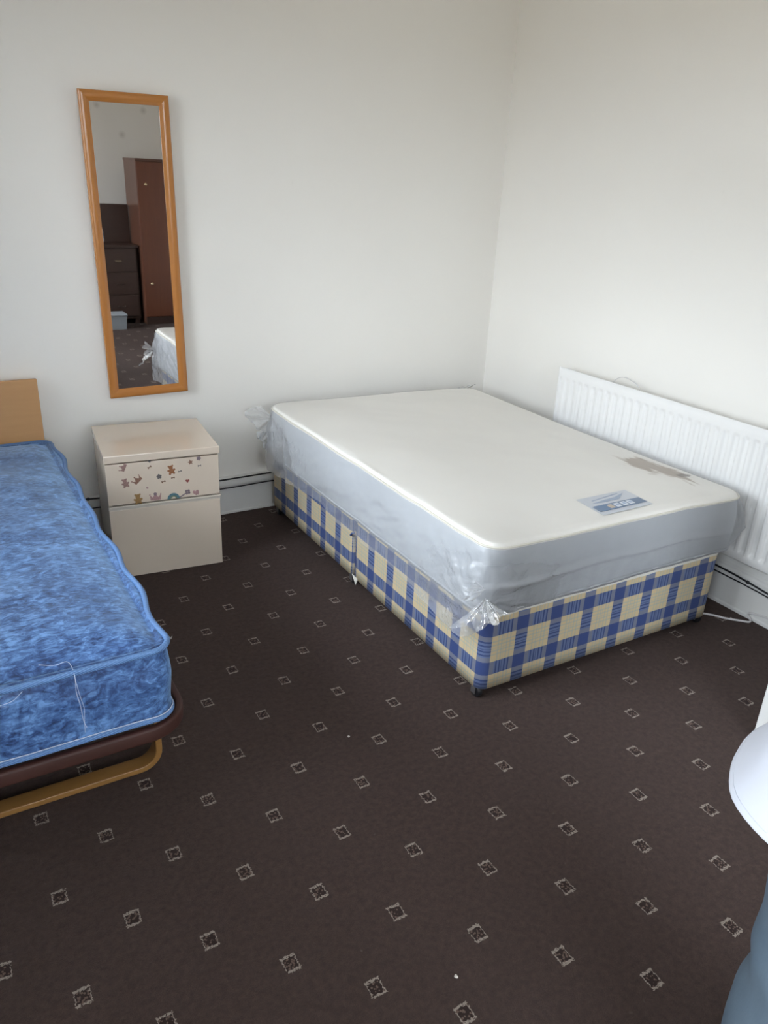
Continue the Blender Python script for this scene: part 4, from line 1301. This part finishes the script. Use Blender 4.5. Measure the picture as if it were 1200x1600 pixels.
# ------------------------------------------------------------------ person at the right edge
pe = empty('person', (-1.830, -3.450, 0), 'person in loose white shirt and grey-blue trousers standing at the right edge', 'person')
def skin_mesh(name, V, Eg, Rr, root, mat, parent, sub=2):
    me = bpy.data.meshes.new(name)
    me.from_pydata(V, Eg, [])
    o = bpy.data.objects.new(name, me)
    COL.objects.link(o)
    o.modifiers.new('skin', 'SKIN')
    if not me.skin_vertices: me.skin_vertices.new()
    for i, r in enumerate(Rr):
        sv = me.skin_vertices[0].data[i]
        sv.radius = r if isinstance(r, tuple) else (r, r)
        sv.use_root = (i == root)
    s_ = o.modifiers.new('sub', 'SUBSURF'); s_.levels = sub; s_.render_levels = sub
    dg = bpy.context.evaluated_depsgraph_get()
    m2 = bpy.data.meshes.new_from_object(o.evaluated_get(dg))
    bpy.data.objects.remove(o)
    m2.name = name
    m2.polygons.foreach_set('use_smooth', [True] * len(m2.polygons))
    return link(name, m2, mat, parent)
# skeleton (local: facing +y, x to the figure's right)
V = [(0, 0, 0.93), (0, 0.005, 1.08), (0, 0.0, 1.25), (0, -0.01, 1.40), (0, 0.0, 1.50), (0, 0.015, 1.56), (0, 0.03, 1.64), (0, 0.025, 1.72)]
Rr = [(0.15, 0.11), (0.135, 0.10), (0.15, 0.11), (0.12, 0.08), 0.047, 0.050, (0.066, 0.080), (0.050, 0.062)]
Eg = [(i, i + 1) for i in range(7)]
def chain(start, pts, rs):
    prev = start
    for p_, r_ in zip(pts, rs):
        V.append(p_); Rr.append(r_); Eg.append((prev, len(V) - 1)); prev = len(V) - 1
    return prev
for s in (-1, 1):
    # arms folded forward, hands meeting in front of the chest
    wrist = chain(3, [(s * 0.17, -0.01, 1.41), (s * 0.215, -0.02, 1.28), (s * 0.225, 0.0, 1.13), (s * 0.155, 0.10, 1.10), (s * 0.075, 0.165, 1.10)], [0.055, 0.048, 0.042, 0.036, 0.027])
    palm = chain(wrist, [(s * 0.045, 0.178, 1.100), (s * 0.012, 0.186, 1.098)], [(0.018, 0.034), (0.016, 0.036)])
    for k in range(4):
        zf = 1.128 - k * 0.020
        L = (0.060, 0.068, 0.064, 0.050)[k]
        y_ = 0.190 + (0.020 if s > 0 else 0.0)
        chain(palm, [(-s * 0.012, y_, zf), (-s * (0.012 + L * 0.55), y_ - 0.004, zf - 0.002), (-s * (0.012 + L), y_ - 0.018, zf - 0.004)], [0.0095, 0.0085, 0.0075])
    chain(wrist, [(s * 0.040, 0.172, 1.128), (s * 0.018, 0.184, 1.150), (s * 0.004, 0.188, 1.162)], [0.012, 0.0095, 0.008])
    # legs
    chain(0, [(s * 0.085, 0.0, 0.87), (s * 0.092, -0.010, 0.66), (s * 0.09, -0.005, 0.49), (s * 0.095, -0.03, 0.30), (s * 0.10, -0.05, 0.10), (s * 0.105, 0.0, 0.05), (s * 0.11, 0.09, 0.035)], [0.085, 0.075, 0.056, 0.052, 0.036, 0.036, 0.03])
body = skin_mesh('body', V, Eg, Rr, 0, M['skin'], pe)
# head details
b2 = bmesh.new()
bmesh.ops.create_uvsphere(b2, u_segments=28, v_segments=20, radius=1)
for v in b2.verts:
    x, y, z = v.co
    jaw = 1 - 0.20 * max(0, -z)
    v.co = Vector((x * 0.076 * jaw, y * 0.095 * (1 - 0.10 * max(0, -z)) + 0.018, z * 0.118 + 1.655))
    if y > 0.2:
        nose = math.exp(-((v.co.x) / 0.013) ** 2 - ((v.co.z - 1.640) / 0.020) ** 2)
        v.co.y += 0.020 * nose
        sock = math.exp(-((abs(v.co.x) - 0.031) / 0.014) ** 2 - ((v.co.z - 1.664) / 0.011) ** 2)
        v.co.y -= 0.008 * sock
        lip = math.exp(-((v.co.x) / 0.022) ** 2 - ((v.co.z - 1.600) / 0.009) ** 2)
        v.co.y += 0.005 * lip
bm_obj('head', b2, M['skin'], pe, True)
for s in (-1, 1):
    b2 = bmesh.new(); bmesh.ops.create_uvsphere(b2, u_segments=14, v_segments=10, radius=0.011)
    bmesh.ops.translate(b2, verts=b2.verts, vec=(s * 0.031, 0.093, 1.664))
    ey = bm_obj('eye', b2, M['eye'], pe, True)
    b2 = bmesh.new(); bmesh.ops.create_uvsphere(b2, u_segments=12, v_segments=8, radius=0.0055)
    bmesh.ops.translate(b2, verts=b2.verts, vec=(s * 0.031, 0.1005, 1.664))
    bm_obj('iris', b2, M['iris'], ey, True)
    b2 = bmesh.new(); bmesh.ops.create_uvsphere(b2, u_segments=12, v_segments=10, radius=1)
    for v in b2.verts: v.co = Vector((v.co.x * 0.010 + s * 0.079, v.co.y * 0.018 + 0.005, v.co.z * 0.031 + 1.650))
    bm_obj('ear', b2, M['skin'], pe, True)
b2 = bmesh.new(); bmesh.ops.create_uvsphere(b2, u_segments=30, v_segments=22, radius=1)
for v in b2.verts:
    q = Vector(v.co)
    v.co = Vector((q.x * 0.084, q.y * 0.102 + 0.010, q.z * 0.124 + 1.662))
    v.co += v.co.normalized() * 0.004 * noise.noise(q * 7)
bmesh.ops.delete(b2, geom=[v for v in b2.verts if (v.co.y > 0.050 and v.co.z < 1.722) or v.co.z < 1.60 or (v.co.y > 0.0 and v.co.z < 1.665)], context='VERTS')
bm_obj('hair', b2, M['hair'], pe, True)

def loft(name, rings, mat, parent, n=48, fn=None, cap0=False, cap1=False, thick=0.004, smooth=True):
    """rings: (cx, cy, z, rx, ry); a cloth tube with a little thickness"""
    vs, fs = [], []
    for i, (cx_, cy_, z, rx, ry) in enumerate(rings):
        for k in range(n):
            a = 2 * PI * k / n
            p_ = Vector((cx_ + rx * math.cos(a), cy_ + ry * math.sin(a), z))
            if fn: p_ = fn(p_, a, i / (len(rings) - 1))
            vs.append(p_)
    m = len(rings)
    for i in range(m - 1):
        for k in range(n):
            l = (k + 1) % n
            fs.append((i * n + k, i * n + l, (i + 1) * n + l, (i + 1) * n + k))
    if cap0: fs.append(tuple(range(n))[::-1])
    if cap1: fs.append(tuple((m - 1) * n + k for k in range(n)))
    o = mesh(name, vs, fs, mat, parent, smooth)
    if thick:
        s_ = o.modifiers.new('cloth', 'SOLIDIFY'); s_.thickness = thick; s_.offset = 1
    return o
def interp(keys, n):
    out = []
    m = len(keys) - 1
    for i in range(n + 1):
        u = i / n * m
        k = min(m - 1, int(u)); f_ = u - k
        f_ = f_ * f_ * (3 - 2 * f_) * 0.5 + f_ * 0.5
        out.append(tuple(a + (b - a) * f_ for a, b in zip(keys[k], keys[k + 1])))
    return out
def shirt_fn(p_, a, q):
    lowf = max(0, 1 - q * 2.4)
    f_ = 0.004 * math.sin(a * 5 + 0.7) * lowf + 0.006 * noise.noise(Vector((math.cos(a) * 2.5, math.sin(a) * 2.5, p_.z * 5)))
    return p_ + Vector((math.cos(a), math.sin(a), 0)) * f_
SH = [(0.0, 0.020, 0.835, 0.222, 0.206), (0.0, 0.018, 0.850, 0.219, 0.200), (0.0, 0.016, 0.895, 0.210, 0.176), (0.0, 0.012, 0.96, 0.200, 0.160), (0, 0.008, 1.06, 0.195, 0.146), (0, 0.0, 1.22, 0.205, 0.138), (0, -0.006, 1.34, 0.212, 0.125), (0, -0.008, 1.42, 0.195, 0.100), (0, -0.006, 1.462, 0.140, 0.080), (0, -0.004, 1.482, 0.085, 0.070), (0, 0.0, 1.500, 0.068, 0.066)]
sh = loft('shirt', interp(SH, 48), M['shirt'], pe, 64, shirt_fn)
hem_pts = []
for k in range(64):
    a = 2 * PI * k / 64
    p_ = shirt_fn(Vector((0.2200 * math.cos(a), 0.0182 + 0.2012 * math.sin(a), 0.848)), a, 0.02)
    hem_pts.append(p_ + Vector((math.cos(a), math.sin(a), 0)) * 0.0040)
tube('shirt_hem', hem_pts, 0.0012, M['shirt'], sh, 6, True)
for s in (-1, 1):
    tube('sleeve', spline([(s * 0.145, -0.008, 1.400), (s * 0.205, -0.016, 1.34), (s * 0.228, -0.014, 1.22), (s * 0.232, 0.0, 1.13), (s * 0.185, 0.065, 1.105), (s * 0.125, 0.128, 1.10), (s * 0.090, 0.155, 1.10)], 5), 0.06, M['shirt'], sh, 18,
         rad=[0.070 + (0.040 - 0.070) * (i / 30) + 0.003 * math.sin(i * 1.9) for i in range(31)])
def tr_fn(p_, a, q):
    f_ = 0.006 * noise.noise(Vector((math.cos(a) * 3, math.sin(a) * 3, p_.z * 6))) + 0.005 * math.sin(p_.z * 40 + a * 2) * math.exp(-((p_.z - 0.5) / 0.12) ** 2)
    return p_ + Vector((math.cos(a), math.sin(a), 0)) * f_
tp = loft('trousers', interp([(0, 0.0, 0.80, 0.178, 0.125), (0, 0.0, 0.88, 0.172, 0.125), (0, 0.0, 1.00, 0.155, 0.115)], 10), M['trousers'], pe, 48, tr_fn)
for s in (-1, 1):
    TK = [(s * 0.090, -0.012, 0.84, 0.094, 0.115), (s * 0.085, -0.012, 0.70, 0.090, 0.105), (s * 0.080, -0.012, 0.58, 0.088, 0.098), (s * 0.080, -0.016, 0.50, 0.090, 0.100), (s * 0.088, -0.020, 0.36, 0.098, 0.112), (s * 0.092, -0.036, 0.20, 0.100, 0.114), (s * 0.096, -0.040, 0.045, 0.100, 0.118)]
    loft('trouser_leg', interp(TK, 40), M['trousers'], tp, 40, tr_fn)
    b2 = bmesh.new(); bmesh.ops.create_uvsphere(b2, u_segments=20, v_segments=14, radius=1)
    for v in b2.verts:
        q = Vector(v.co)
        v.co = Vector((s * 0.106 + q.x * 0.045, 0.025 + q.y * 0.135, max(0.0, 0.038 + q.z * 0.048 - 0.018 * max(0, q.y))))
    bm_obj('shoe', b2, M['shoe'], pe, True)
